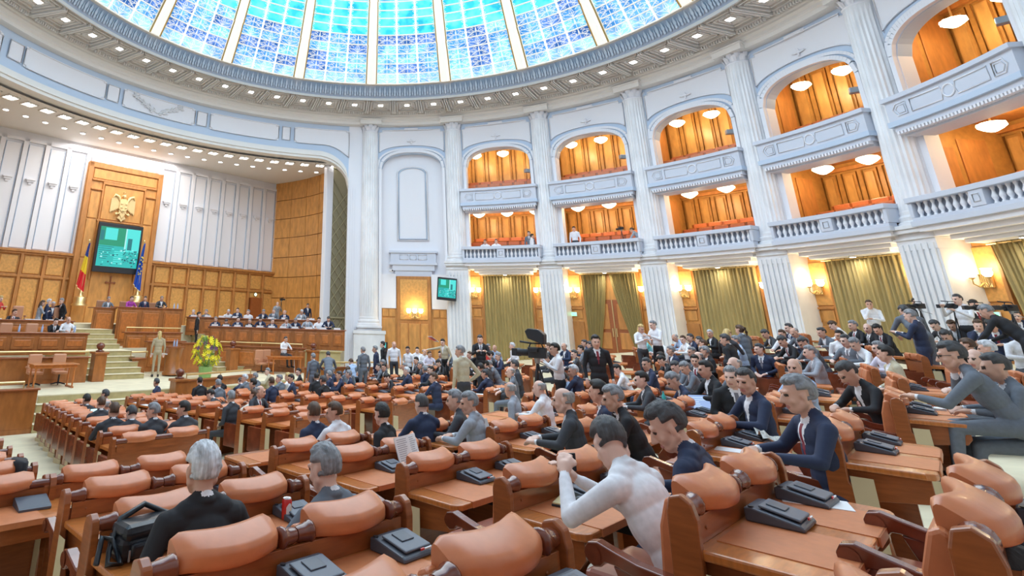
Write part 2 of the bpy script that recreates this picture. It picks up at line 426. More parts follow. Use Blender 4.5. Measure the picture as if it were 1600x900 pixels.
def sconce(x, y, z, az, parent=None, lab=''):
    s = thing('wall_sconce', (x, y, z), -az, lab, 'wall lamp')
    b = MB(); b.box(-.2, .2, -.02, .03, -.28, .12, 0)
    for k in range(7): b.tube([(-.18+.06*k, -.04, -.26), (-.16+.055*k, -.06, -.1), (-.19+.062*k, -.04, .1)], .018, 5, 0)
    b.build('back_plate', [M_brass], s, bevel=.01)
    for (ux, uy) in ((-.34, -.22), (0, -.36), (.34, -.22)):
        b = MB(); b.tube([(0, -.03, -.12), (ux*.5, uy*.6, -.26), (ux, uy, -.18), (ux, uy, -.04)], .018, 6, 0); b.lathe([(.02, -.06), (.07, -.02), (.075, .0)], 10, 0, Matrix.Translation((ux, uy, 0)))
        b.build('arm', [M_brass], s)
        b = MB(); b.lathe([(.05, .0), (.10, .05), (.125, .12), (.105, .19), (.13, .24)], 12, 0, Matrix.Translation((ux, uy, 0))); b.build('glass_shade', [M_glassw], s)
    p = point('sconce_light', (x-.45*math.sin(az), y-.45*math.cos(az), z+.35), 26, (1, .80, .48), .12)
    return s
def ceil_lamp(x, y, z, lab, grp):
    s = thing('ceiling_lamp', (x, y, z), 0, lab, 'ceiling lamp', grp)
    b = MB(); b.lathe([(.03, -.12), (.03, .9)], 8, 0); b.build('stem', [M_brass], s)
    b = MB(); n = 20; vs = []
    b.lathe([(.03, -.44), (.10, -.42), (.24, -.34), (.36, -.24), (.34, -.16), (.2, -.12)], 20, 0, flute=.09, fl_rng=(-.4, -.14), smooth=False); b.build('glass_bowl', [M_glassw], s)
    return s
BAYNAME = ['bay nearest the stage', 'first open bay', 'second open bay', 'third open bay', 'fourth open bay', 'fifth open bay', 'sixth bay']
M_box = mat('wood_box_panel', (.60, .33, .10), .35, noise_s=5, noise_a=.15, stretch=(1, 1, .35)); M_boxdk = mat('wood_box_moulding', (.50, .24, .06), .35); M_box2 = mat('wood_box_wall', (.50, .25, .065), .4, noise_s=5, noise_a=.15)
def bay(i):
    am = COLA[i]+.15; G = lambda v: cyl(am+v[0]/17.0, 17.0+v[1], v[2])
    HW = 2.55; bn = BAYNAME[i]
    root = thing('wall_rotunda', (0, 0, 0), kind='structure')
    us = [-HW+2*HW*k/40 for k in range(41)]
    # upper spandrel wall in blue with raised white panel
    b = MB(); ins = [u for u in np.linspace(-OW, OW, 33)]
    top = lambda u: 14.95
    strip_wall(b, ins, arch, top, 0, 0, .5)
    zlow = 6.2 if i > 0 else -0.5
    for sgn in (-1, 1):
        u0, u1 = sorted((sgn*OW, sgn*HW)); q = np.linspace(u0, u1, 5)
        strip_wall(b, q, lambda u: 12.15, top, 0, 0)
        strip_wall(b, q, lambda u: (9.35 if i > 0 else zlow), lambda u: 12.15, 0, 1)
        b.add([(sgn*OW, 0, zlow), (sgn*OW, 0, 12.15), (sgn*OW, .5, 12.15), (sgn*OW, .5, zlow)], [(0, 1, 2, 3)], 1)
        if i > 0: strip_wall(b, q, lambda u: 6.2, lambda u: 9.35, 0, 1)
    b.build('wall_face', [M_blue, M_white], root, warp=G)
    # archivolt mouldings
    for (off, wd, dy) in ((.02, .16, -.16), (.20, .12, -.09)):
        b = MB(); pts = []
        zb = 10.6 if i > 0 else 3.0
        path = [(-OW-off, zb)]+[(u*(1+off/OW), arch(u)+off*(1 if abs(u) < OW*.97 else .3)) for u in np.linspace(-OW, OW, 37)]+[(OW+off, zb)]
        for k in range(len(path)-1):
            (x0, z0), (x1, z1) = path[k], path[k+1]
            dx, dz = x1-x0, z1-z0; L = math.hypot(dx, dz) or 1; nx, nz = -dz/L*wd, dx/L*wd
            if nx*0+1: pass
            q = []
            for (x, z) in ((x0, z0), (x1, z1)):
                q += [(x, 0, z), (x, dy, z), (x+nx, dy, z+nz), (x+nx, 0, z+nz)]
            b.add(q, [(0, 1, 5, 4), (1, 2, 6, 5), (2, 3, 7, 6)], 0)
        b.build('archivolt', [M_white], root, warp=G)
    # white raised panel above the arch
    def plo(u): return max(13.15+.0, arch(u*.92)+.32) if abs(u) < 2.0 else 13.15
    def pl2(u): return 13.1+.55*math.sqrt(max(0, 1-(abs(u)/2.0)**2))
    def phi(u): return 14.62 if abs(u) < 1.78 else 14.48
    uu = np.linspace(-1.98, 1.98, 35)
    b = MB(); strip_wall(b, uu, pl2, phi, -.04, 0, 0)
    b.add([(-1.98, -.04, 13.1), (-1.98, 0, 13.1), (-1.98, 0, 14.48), (-1.98, -.04, 14.48)], [(0, 1, 2, 3)]); b.add([(1.98, -.04, 13.1), (1.98, 0, 13.1), (1.98, 0, 14.48), (1.98, -.04, 14.48)], [(0, 1, 2, 3)])
    edge = [(u, -.05, pl2(u)) for u in uu]+[(1.98, -.05, 14.48), (1.80, -.05, 14.48), (1.80, -.05, 14.62), (-1.80, -.05, 14.62), (-1.80, -.05, 14.48), (-1.98, -.05, 14.48)]
    b.tube(edge, .028, 5, 0, closed=True)
    b.build('raised_panel', [M_white], root, warp=G)
    b = MB(); b.box(-.42, .42, -.09, 0, 14.6, 14.76, 0); b.box(-.3, .3, -.12, 0, 14.64, 14.72, 0)
    b.tube([(0, -.1, 13.72), (0, -.1, 14.02)], .04, 6, 0); b.tube([(-.26, -.1, 13.9), (-.12, -.1, 13.86), (0, -.1, 13.9), (.12, -.1, 13.86), (.26, -.1, 13.9)], .035, 6, 0); b.ell((0, -.1, 13.9), (.09, .05, .09), 0, None, 8, 6)
    b.build('plaster_ornament', [M_white], root, warp=G)
    if i == 0: return bay0(root, G, am)
    # ---- two box rooms behind the wall
    z1, z2 = 6.6, 10.25
    for lev, (zf, zt) in enumerate(((z1, 10.1), (z2, 14.6))):
        nm = 'balcony room'
        b = MB(); D = 3.5 if lev == 0 else 3.0; HB = 2.5
        b.box(-HB, HB, .3, D, zf-.1, zf, 2, n=4); b.box(-HB, HB, .0 if lev == 0 else .45, D, zt-.03, zt+.12, 1, n=4)
        for sg in (-1, 1): b.box(sg*HB-.04, sg*HB+.04, .35, D, zf, zt, 0)
        b.box(-HB, HB, D, D+.08, zf, zt, 0, n=4)
        b.build('box_walls', [M_box2, M_paneldk, M_wood], root, warp=G)
        npan = 7 if lev else 8; w_ = 2*HB/npan
        for k in range(npan):
            for (za, zb_) in (((zf+1.2), zt-.45),):
                b = MB(); x0 = -HB+k*w_+.07; x1 = x0+w_-.14
                b.tube([(x0+.02, D-.03, za), (x1-.02, D-.03, za), (x1-.02, D-.03, zb_), (x0+.02, D-.03, zb_)], .026, 5, 1, closed=True); b.box(x0+.12, x1-.12, D-.09, D+.01, za+.12, zb_-.12, 0)
                b.build('wall_panel', [M_box, M_boxdk], root, warp=G)
        b = MB(); b.box(-HB, HB, D-.1, D+.01, zf+1.0, zf+1.12, 0, n=4); b.box(-HB, HB, D-.16, D+.01, zt-.36, zt-.2, 0, n=4)
        for sg in (-1, 1):
            b.box(sg*(HB-.05)-.03, sg*(HB-.05)+.03, .7, 1.6, zf+.1, zt-.9, 0); b.box(sg*(HB-.05)-.03, sg*(HB-.05)+.03, 1.8, 2.8, zf+1.2, zt-.6, 0)
        b.build('wood_moulding', [M_paneldk], root, warp=G, bevel=.01)
        for k, u in enumerate((-1.5, 0, 1.5)):
            x, y, _ = G((u, 1.9, 0)); ceil_lamp(x, y, 9.85 if lev == 0 else 13.55, '%s scalloped glass ceiling lamp, %s balcony, %s' % (('left', 'middle', 'right')[k], ('lower', 'upper')[lev], bn), 'ceiling lamps in the %s balcony, %s' % (('lower', 'upper')[lev], bn))
        [point('balcony_light', (*G((u, 1.8, 0))[:2], 9.25 if lev == 0 else 12.95), 62, (1, .80, .47), .2) for u in (-1.1, 1.1)]
        # stepped seats
        for row in range(3 if lev == 0 else 2):
            y0 = .75+row*.9; h = zf+.05+row*.36
            bt = thing('balcony_bench', G((0, y0, h)), -am, 'leather-backed bench, %s row, %s balcony, %s' % (('front', 'middle', 'back')[row], ('lower', 'upper')[lev], bn), 'bench')
            b = MB(); b.box(-2.2, 2.2, -.06, .0, -.1, .86, 0); b.box(-2.2, 2.2, -.34, -.06, .62, .66, 1); b.box(-2.25, 2.25, -.1, .78, -.3, -.02, 0); b.build('bench_frame', [M_wood, M_wood2], bt, bevel=.01)
            for k in range(6):
                b = MB(); b.box(-2.1+.71*k, -1.5+.71*k, -.1, .04, .62, .88, 0); b.build('seat_back', [M_leather], bt, bevel=.03)
    # ---- upper parapet
    pr = thing('balcony_parapet', (0, 0, 0), 0, 'pale parapet with circle and panel mouldings, upper balcony of the %s' % bn, 'parapet', None, 'structure')
    b = MB(); n = 10; P0 = -.62
    b.box(-2.15, 2.15, P0, .4, 9.85, 10.52, 0, n=n); b.box(-2.22, 2.22, P0-.1, .45, 10.52, 10.66, 0, n=n); b.box(-2.2, 2.2, P0-.05, .4, 9.68, 9.85, 1, n=n)
    b.box(-2.1, 2.1, P0+.05, .4, 9.52, 9.68, 0, n=n); b.box(-2.0, 2.0, P0+.22, .4, 9.36, 9.52, 0, n=n)
    b.build('parapet_wall', [M_greyblue, M_blue], pr, warp=G, bevel=.015)
    b = MB()
    for k in range(34): x = -2.0+k*.121; b.box(x-.035, x+.035, P0+.02, P0+.2, 9.42, 9.52, 0)
    b.build('dentils', [M_white], pr, warp=G)
    def frame(pts, r=.022, nm='panel_moulding'):
        b = MB(); b.tube([(x, P0-.012, z) for x, z in pts], r, 5, 0, closed=True); b.build(nm, [M_white], pr, warp=G)
    for sg in (-1, 1):
        frame([(sg*1.92, 10.19), (sg*1.8, 10.38), (sg*1.45, 10.38), (sg*1.45, 9.98), (sg*1.8, 9.98)])
        frame([(sg*1.83, 10.19), (sg*1.74, 10.31), (sg*1.52, 10.31), (sg*1.52, 10.05), (sg*1.74, 10.05)], .014)
        frame([(sg*1.3, 10.38), (sg*.26, 10.38), (sg*.2, 10.19), (sg*.26, 9.98), (sg*1.3, 9.98)])
    frame([(.19*math.cos(t*PI/9), 10.18+.19*math.sin(t*PI/9)) for t in range(18)], .028)
    # ---- lower balustrade with corbelled underside
    bl = thing('balustrade', (0, 0, 0), 0, 'white balustrade on a stepped corbel, lower balcony of the %s' % bn, 'balustrade', None, 'structure')
    Q = -.85
    b = MB(); b.box(-2.2, 2.2, Q-.06, .4, 7.18, 7.34, 0, n=n); b.box(-2.15, 2.15, Q, Q+.3, 6.62, 6.72, 0, n=n)
    b.box(-2.2, 2.2, Q-.05, .4, 6.45, 6.62, 0, n=n)
    b.box(-.22, .22, Q-.02, Q+.28, 6.72, 7.18, 0); b.box(-2.1, 2.1, Q+.24, Q+.28, 6.7, 7.2, 1, n=n)
    for sg in (-1, 1): b.box(sg*2.12-.06, sg*2.12+.06, Q, .4, 6.72, 7.18, 0)
    b.build('rail', [M_greyblue, mat('recess_blue_grey', (.40, .46, .56), .6)], bl, warp=G, bevel=.015)
    b = MB(); b.box(-2.08, 2.08, Q+.05, .4, 6.3, 6.46, 0, n=n); b.box(-1.85, 1.85, Q+.25, .4, 6.15, 6.3, 0, n=n); b.box(-1.62, 1.62, Q+.45, .4, 6.02, 6.15, 0, n=n); b.box(-1.4, 1.4, Q+.62, .5, 5.9, 6.02, 0, n=n)
    b.build('corbel', [M_white], bl, warp=G, bevel=.035)
    b = MB(); b.tube([(-.1, Q-.03, 6.85), (.1, Q-.03, 6.85), (.1, Q-.03, 7.06), (-.1, Q-.03, 7.06)], .018, 4, 0, closed=True); b.build('panel_moulding', [M_white], bl, warp=G)
    bp = [(.055, 0), (.055, .04), (.035, .07), (.07, .16), (.075, .2), (.04, .3), (.032, .36), (.05, .41), (.055, .46)]
    if i == 1: 
        bb = MB(); bb.lathe(bp, 10, 0); balme = bb.mesh('baluster', [M_white]); bay.balme = balme
    for sg in (-1, 1):
        for k in range(8):
            x, y, z = G((sg*(.36+.225*k), Q+.13, 6.72)); link('baluster', bay.balme, bl, (x, y, z))
    dl = thing('downlight', G((0, -.05, 5.885)), 0, 'small round downlight under the balcony of the %s' % bn, 'lamp')
    b = MB(); b.lathe([(.10, -.03), (.13, 0)], 14, 0); b.build('rim', [M_white], dl); b = MB(); b.lathe([(.085, -.035), (.085, -.02)], 14, 0); b.build('lamp_glass', [M_ledw], dl)
    area('downlight_beam', G((0, -.05, 5.8)), .3, 12, (1, .97, .85))
    # ---- ground floor: panelling, curtains or doors, sconces
    b = MB(); b.box(-HW, HW, .55, .65, -.5, 6.2, 0, n=6)
    b.build('wood_wall', [M_panel], root, warp=G)
    fz = floor_xy(*G((0, 0, 0))[:2])
    for sg in (-1, 1):
        b = MB(); b.box(sg*1.9-.48, sg*1.9+.48, .50, .56, fz+.05, 3.55, 0); b.build('wall_panel', [M_paneldk], root, warp=G, bevel=.02)
        for q in (-.24, .24):
            b = MB(); b.box(sg*1.9+q-.2, sg*1.9+q+.2, .50, .56, 3.68, 4.1, 0); b.build('wall_panel', [M_panel], root, warp=G, bevel=.02)
        b = MB(); b.box(sg*1.9-.48, sg*1.9+.48, .51, .56, 4.28, 5.85, 0); b.build('wall_panel', [M_burl], root, warp=G, bevel=.02)
        b = MB(); b.box(sg*1.3-.05, sg*1.3+.05, .40, .56, fz, 5.9, 0); b.box(sg*1.9-.5, sg*1.9+.5, .47, .56, 4.14, 4.22, 0); b.build('wood_moulding', [M_paneldk], root, warp=G, bevel=.012)
        x, y, _ = G((sg*1.82, .47, 0)); sconce(x, y, 4.95, am, None, 'three-armed brass sconce %s of the curtain in the %s' % (('left', 'right')[sg > 0], bn))
    def curtain(top, bot, lab, y=.32, zt=5.9, tie=None):
        (a0, a1), (c0, c1) = top, bot; n_ = 72; m_ = 9; b = MB(); vs = []
        for j in range(m_):
            t = j/(m_-1); z = zt*(1-t)+(fz+.04)*t; tt = t**1.3 if tie else t
            for k in range(n_+1):
                q = k/n_; u = (a0+(a1-a0)*q)*(1-tt)+(c0+(c1-c0)*q)*tt
                vs.append((u, y+.07*math.sin(q*n_/4*2*PI*.9)*(1-.2*t)+.02*math.sin(q*40+3*t), z))
        fs = [(j*(n_+1)+k, j*(n_+1)+k+1, (j+1)*(n_+1)+k+1, (j+1)*(n_+1)+k) for j in range(m_-1) for k in range(n_)]
        b.add(vs, fs, 0, smooth=True); tag(b.build('curtain', [M_curt], None, warp=G), lab, 'curtain')
    if i == 2:
        curtain((-1.28, -.1), (-1.2, -.72), 'olive gold curtain drawn to the left of the tall doors, second open bay', tie=1)
        curtain((.05, 1.28), (.95, 1.32), 'olive gold curtain pulled aside to the right of the tall doors, second open bay', tie=1)
        dr = thing('door_1', (0, 0, 0), kind='structure')
        for sg in (-1, 1):
            b = MB(); b.box(*sorted((sg*.02, sg*1.2)), .46, .52, fz, 4.6, 0, n=2); lf = b.build('door_leaf', [M_wood], dr, warp=G, bevel=.01)
            for (za, zb_) in ((fz+.25, fz+1.0), (fz+1.15, 4.4)):
                b = MB(); b.box(*sorted((sg*.2, sg*1.05)), .43, .47, za, zb_, 0); b.build('door_panel', [M_paneldk], lf, warp=G, bevel=.02)
            b = MB(); b.box(*sorted((sg*.06, sg*.11)), .40, .46, fz+.8, fz+1.2, 0); b.build('door_handle', [M_brass], lf, warp=G)
        b = MB(); b.box(-.02, .02, .44, .47, fz, 4.6, 0); b.build('door_edge', [M_brass], dr, warp=G)
    elif i == 5:
        curtain((-1.28, .9), (-.9, .9), 'olive gold curtain drawn across the bay at the right edge, fifth open bay')
    else:
        curtain((-1.25, 1.25), (-1.25, 1.25), 'olive gold pleated curtain hanging closed in the %s' % bn)
    b = MB(); b.tube([(-1.35, .3, 5.86), (0, .3, 5.86), (1.35, .3, 5.86)], .03, 6, 0); tag(b.build('curtain_rail', [M_brass], None, warp=G), 'brass curtain rail in the %s' % bn, 'curtain rail')
    if i in (2, 5):
        for sg in ((-1, 1) if i == 2 else (-1,)):
            e = thing('exit_sign', G((sg*1.85, .47, 3.9)), -am, 'small green exit sign %s of the doors in the %s' % (('left', 'right')[sg > 0], bn), 'exit sign')
            b = MB(); b.box(-.15, .15, -.04, 0, -.1, .1, 0); b.build('housing', [M_white], e, bevel=.008)
            b = MB(); b.box(-.13, .13, -.05, -.035, -.08, .08, 0); b.build('face', [M_exit], e)
            b = MB(); b.ell((-.02, -.055, .045), (.014, .006, .014), 0, None, 8, 6); b.tube([(-.02, -.055, .03), (0, -.055, -.01), (-.03, -.055, -.05)], .008, 4, 0); b.tube([(0, -.055, -.01), (.03, -.055, -.045)], .008, 4, 0); b.tube([(-.05, -.055, .0), (-.02, -.055, .02), (.02, -.055, .005)], .007, 4, 0); b.build('running_figure', [M_white], e)
    # speaker lamps fixed at the arch
    if i >= 1:
        sp = thing('spotlight', G((1.72, -.1, 11.55)), -am+.3, 'grey spotlight on a bracket at the right side of the arch, %s' % bn, 'spotlight')
        b = MB(); b.tube([(.12, .2, 0), (0, 0, 0)], .02, 6, 0); b.build('bracket', [M_black], sp)
        b = MB(); b.box(-.22, .1, -.12, .12, -.1, .1, 0, Matrix.Rotation(.5, 4, 'Z')); b.build('lamp_body', [mat('metal_grey', (.35, .37, .4), .35, .6)], sp, bevel=.02)
    return root
def bay0(root, G, am):
    b = MB(); b.box(-OW, OW, .42, .5, 5.7, 13.2, 0, n=8); b.build('niche_back', [M_white], root, warp=G)
    # tall arched niche panel
    b = MB(); w = .80
    path = [(-w, 7.95), (-w, 11.9)]+[(-w*math.cos(t*PI/12), 11.9+.42*math.sin(t*PI/12)) for t in range(1, 12)]+[(w, 11.9), (w, 7.95)]
    b.tube([(x*1.1, .36, z+(.06 if z > 8 else -.08)) for x, z in path], .05, 6, 0, closed=True); b.build('panel_moulding', [M_white], root, warp=G)
    b = MB(); b.tube([(x, .38, z) for x, z in path], .045, 6, 0, closed=True); b.build('panel_moulding', [M_blue], root, warp=G)
    b = MB(); b.box(-1.3, 1.3, .1, .5, 6.55, 7.15, 0, n=4); b.box(-1.4, 1.4, .02, .5, 7.1, 7.22, 0, n=4); b.box(-1.38, 1.38, .02, .5, 6.42, 6.55, 0, n=4); b.box(-1.2, 1.2, .1, .5, 6.1, 6.42, 0, n=4); b.box(-1.05, 1.05, .16, .5, 5.78, 6.1, 0, n=4)
    b.build('entablature', [M_greyblue], root, warp=G, bevel=.02)
    for (x0, x1) in ((-.78, -.28), (-.18, .18), (.28, .78)):
        b = MB(); b.tube([(x0, .09, 6.72), (x1, .09, 6.72), (x1, .09, 6.98), (x0, .09, 6.98)], .022, 4, 0, closed=True); b.build('panel_moulding', [M_white], root, warp=G)
    b = MB(); b.box(-OW, OW, .2, .3, -.3, 5.8, 0, n=4); b.build('wood_wall', [M_panel], root, warp=G)
    b = MB(); b.box(-.95, .95, .06, .22, -.3, 5.78, 0, n=2); b.build('portal', [M_paneldk], root, warp=G, bevel=.015)
    b = MB(); b.box(-.78, .78, .02, .08, 3.4, 5.6, 0, n=2); b.build('wall_panel', [M_burl], root, warp=G, bevel=.02)
    for (x0, x1) in ((-.78, -.36), (-.3, .3), (.36, .78)):
        b = MB(); b.box(x0, x1, .02, .08, .2, 3.2, 0); b.build('wall_panel', [M_panel], root, warp=G, bevel=.02)
    for sg in (-1, 1):
        b = MB(); b.box(*sorted((sg*1.05, sg*OW)), .14, .22, .2, 3.45, 0); b.build('wall_panel', [M_panel], root, warp=G, bevel=.02)
        for q in (0, 1):
            b = MB(); b.box(*sorted((sg*(1.06+.38*q), sg*(1.40+.38*q))), .14, .22, 3.55, 3.95, 0); b.build('wall_panel', [M_panel], root, warp=G, bevel=.015)
        b = MB(); b.box(*sorted((sg*1.0, sg*OW)), .12, .32, 4.0, 5.9, 0); b.build('wall_face', [M_white], root, warp=G)
    x, y, _ = G((.05, .0, 0)); sconce(x, y, 3.75, am, None, 'three-armed brass sconce on the tall wooden portal beside the stage')
    # cctv camera
    c = thing('security_camera', G((-1.3, -.2, 6.05)), -am+.5, 'white security camera above the wooden portal beside the stage', 'camera')
    b = MB(); b.tube([(0, .2, .1), (0, 0, 0)], .02, 6, 0); b.build('bracket', [M_white], c); b = MB(); b.box(-.07, .07, -.2, .14, -.07, .07, 0); b.build('camera_body', [M_white], c, bevel=.02); b = MB(); b.lathe([(.04, 0), (.045, .02)], 10, 0, Matrix.Translation((0, -.205, 0)) @ Matrix.Rotation(PI/2, 4, 'X')); b.build('lens', [M_black], c)
for i in range(0, 7): bay(i)

# ------------------------------------------------------------------ drum above the stage opening
def drum():
    root = thing('wall_drum', (0, 0, 0), kind='structure')
    a1 = -.052; A0 = -1.46
    def zlo(a):
        # straight lintel with a rounded end at the column
        d = (a1-a)*17
        if d < 2.0: return 12.62-1.7*(1-math.sqrt(max(0, 1-((2.0-d)/2.0)**2)))
        return 12.62
    aa = [A0+(a1-A0)*k/150 for k in range(151)]
    b = MB()
    for k in range(150):
        p, q = aa[k], aa[k+1]
        b.add([cyl(p, 17, zlo(p)), cyl(q, 17, zlo(q)), cyl(q, 17, 14.95), cyl(p, 17, 14.95)], [(0, 1, 2, 3)], 0)
        b.add([cyl(p, 17, zlo(p)), cyl(q, 17, zlo(q)), cyl(q, 17.5, zlo(q)), cyl(p, 17.5, zlo(p))], [(0, 1, 2, 3)], 1)
        for (o0, o1, dy) in ((0, .16, .14), (.16, .36, .22), (.36, .50, .10)):
            b.add([cyl(p, 17-dy, zlo(p)+o0), cyl(q, 17-dy, zlo(q)+o0), cyl(q, 17-dy, zlo(q)+o1), cyl(p, 17-dy, zlo(p)+o1), cyl(p, 17, zlo(p)+o0), cyl(q, 17, zlo(q)+o0), cyl(q, 17, zlo(q)+o1), cyl(p, 17, zlo(p)+o1)],
                  [(0, 1, 2, 3), (0, 1, 5, 4), (3, 2, 6, 7)], 1)
    b.build('frieze_wall', [M_blue, M_cream], root)
    # white pier between opening and column
    b = MB()
    b.add([cyl(a1, 17, -.5), cyl(.026, 17, -.5), cyl(.026, 17, 14.95), cyl(a1, 17, 14.95)], [(0, 1, 2, 3)], 0)
    b.add([cyl(a1, 17, -.5), cyl(a1, 17.35, -.5), cyl(a1, 17.35, 11.2), cyl(a1, 17, 11.2)], [(0, 1, 2, 3)], 0)
    for q in range(4): 
        a = a1+.004+q*.008; b.box(-.035, .035, -.03, .03, 0, 10.9, 0, Matrix.Translation(cyl(a, 16.98, 0)) @ Matrix.Rotation(-a, 4, 'Z'))
    b.build('pier', [M_white], root)
    # closed wall round the rest of the circle behind the camera, above the gallery openings
    b = MB()
    for k in range(60):
        p = 1.9+(2*PI-1.9-1.46)*k/60; q = 1.9+(2*PI-1.9-1.46)*(k+1)/60
        b.add([cyl(p, 17, 6.2), cyl(q, 17, 6.2), cyl(q, 17, 14.95), cyl(p, 17, 14.95)], [(0, 1, 2, 3)], 0)
    tag(b.build('wall_back', M_white), kind='structure')
    # raised white frieze panels
    P = [(-4.95, -4.33, 0), (-4.247, -4.107, 1), (-4.082, -3.196, 0), (-3.174, -3.045, 1), (-2.994, -2.156, 0), (-2.128, -2.011, 1), (-1.969, -1.132, 0), (-1.087, -.991, 1), (-.936, -.26, 2)]
    for (p, q, kd) in P:
        p = .026+p*.3; q = .026+q*.3; z0, z1 = 13.55, 14.52; n = 14 if kd != 1 else 2; w = (q-p); b = MB()
        if kd == 1: outline = [(p, z0+.08), (q, z0+.08), (q, z1-.08), (p, z1-.08)]
        else:
            c = .009; outline = [(p, z0+.1), (p+c, z0+.1), (p+c, z0)]
            if kd == 0: outline += [(p+(q-p)*t/n, z0) for t in range(1, n)]+[(q-c, z0), (q-c, z0+.1), (q, z0+.1), (q, z1-.1), (q-c, z1-.1), (q-c, z1)]
            else: outline += [(p+(q-p)*t/n, z0-.75*max(0, (t/n-.55)/.45)**2) for t in range(1, n)]+[(q, z0-.75), (q, z1-.1), (q-c, z1-.1), (q-c, z1)]
            outline += [(q+(p-q)*t/n, z1) for t in range(1, n)]+[(p+c, z1), (p+c, z1-.1), (p, z1-.1)]
        # face as vertical strips
        m = n
        for t in range(m):
            u, v = p+w*t/m, p+w*(t+1)/m
            def lo(x):
                if kd == 1: return z0+.08
                if kd == 2: return z0-.75*max(0, ((x-p)/w-.55)/.45)**2
                return z0
            b.add([cyl(u, 16.95, lo(u)), cyl(v, 16.95, lo(v)), cyl(v, 16.95, z1 if kd != 1 else z1-.08), cyl(u, 16.95, z1 if kd != 1 else z1-.08)], [(0, 1, 2, 3)])
        b.tube([cyl(x, 16.93, z) for x, z in outline], .03, 5, 0, closed=True)
        b.build('frieze_panel', [M_white], root)
    # laurel relief in the panel left of the stage centre
    b = MB(); a0 = .026-2.6*.3
    for k in range(46):
        s_ = 1 if k % 2 else -1; t = (k//2)/23
        x = s_*(.1+1.35*t); z = 13.75+.62*t*(1 if s_ > 0 else 1.0)+R.uniform(-.12, .12)
        for e in range(2):
            an = (.5+.5*t)*s_*(1 if e else -.6)+R.uniform(-.3, .3)
            p0 = cyl(a0+x/17, 16.93, z); p1 = cyl(a0+(x+.2*math.cos(an)*s_)/17, 16.86, z+.2*math.sin(abs(an))*(1 if e else -.6))
            b.tube([p0, [(p0[i]+p1[i])/2 for i in range(3)], p1], [.012, .05, .008], 5, 0)
    b.tube([cyl(a0-1.5/17, 16.92, 14.35), cyl(a0, 16.9, 13.7), cyl(a0+1.5/17, 16.92, 14.35)], .03, 5, 0)
    o = b.build('laurel_relief', [mat('relief_plaster', (.80, .80, .83), .6)], root)
drum()
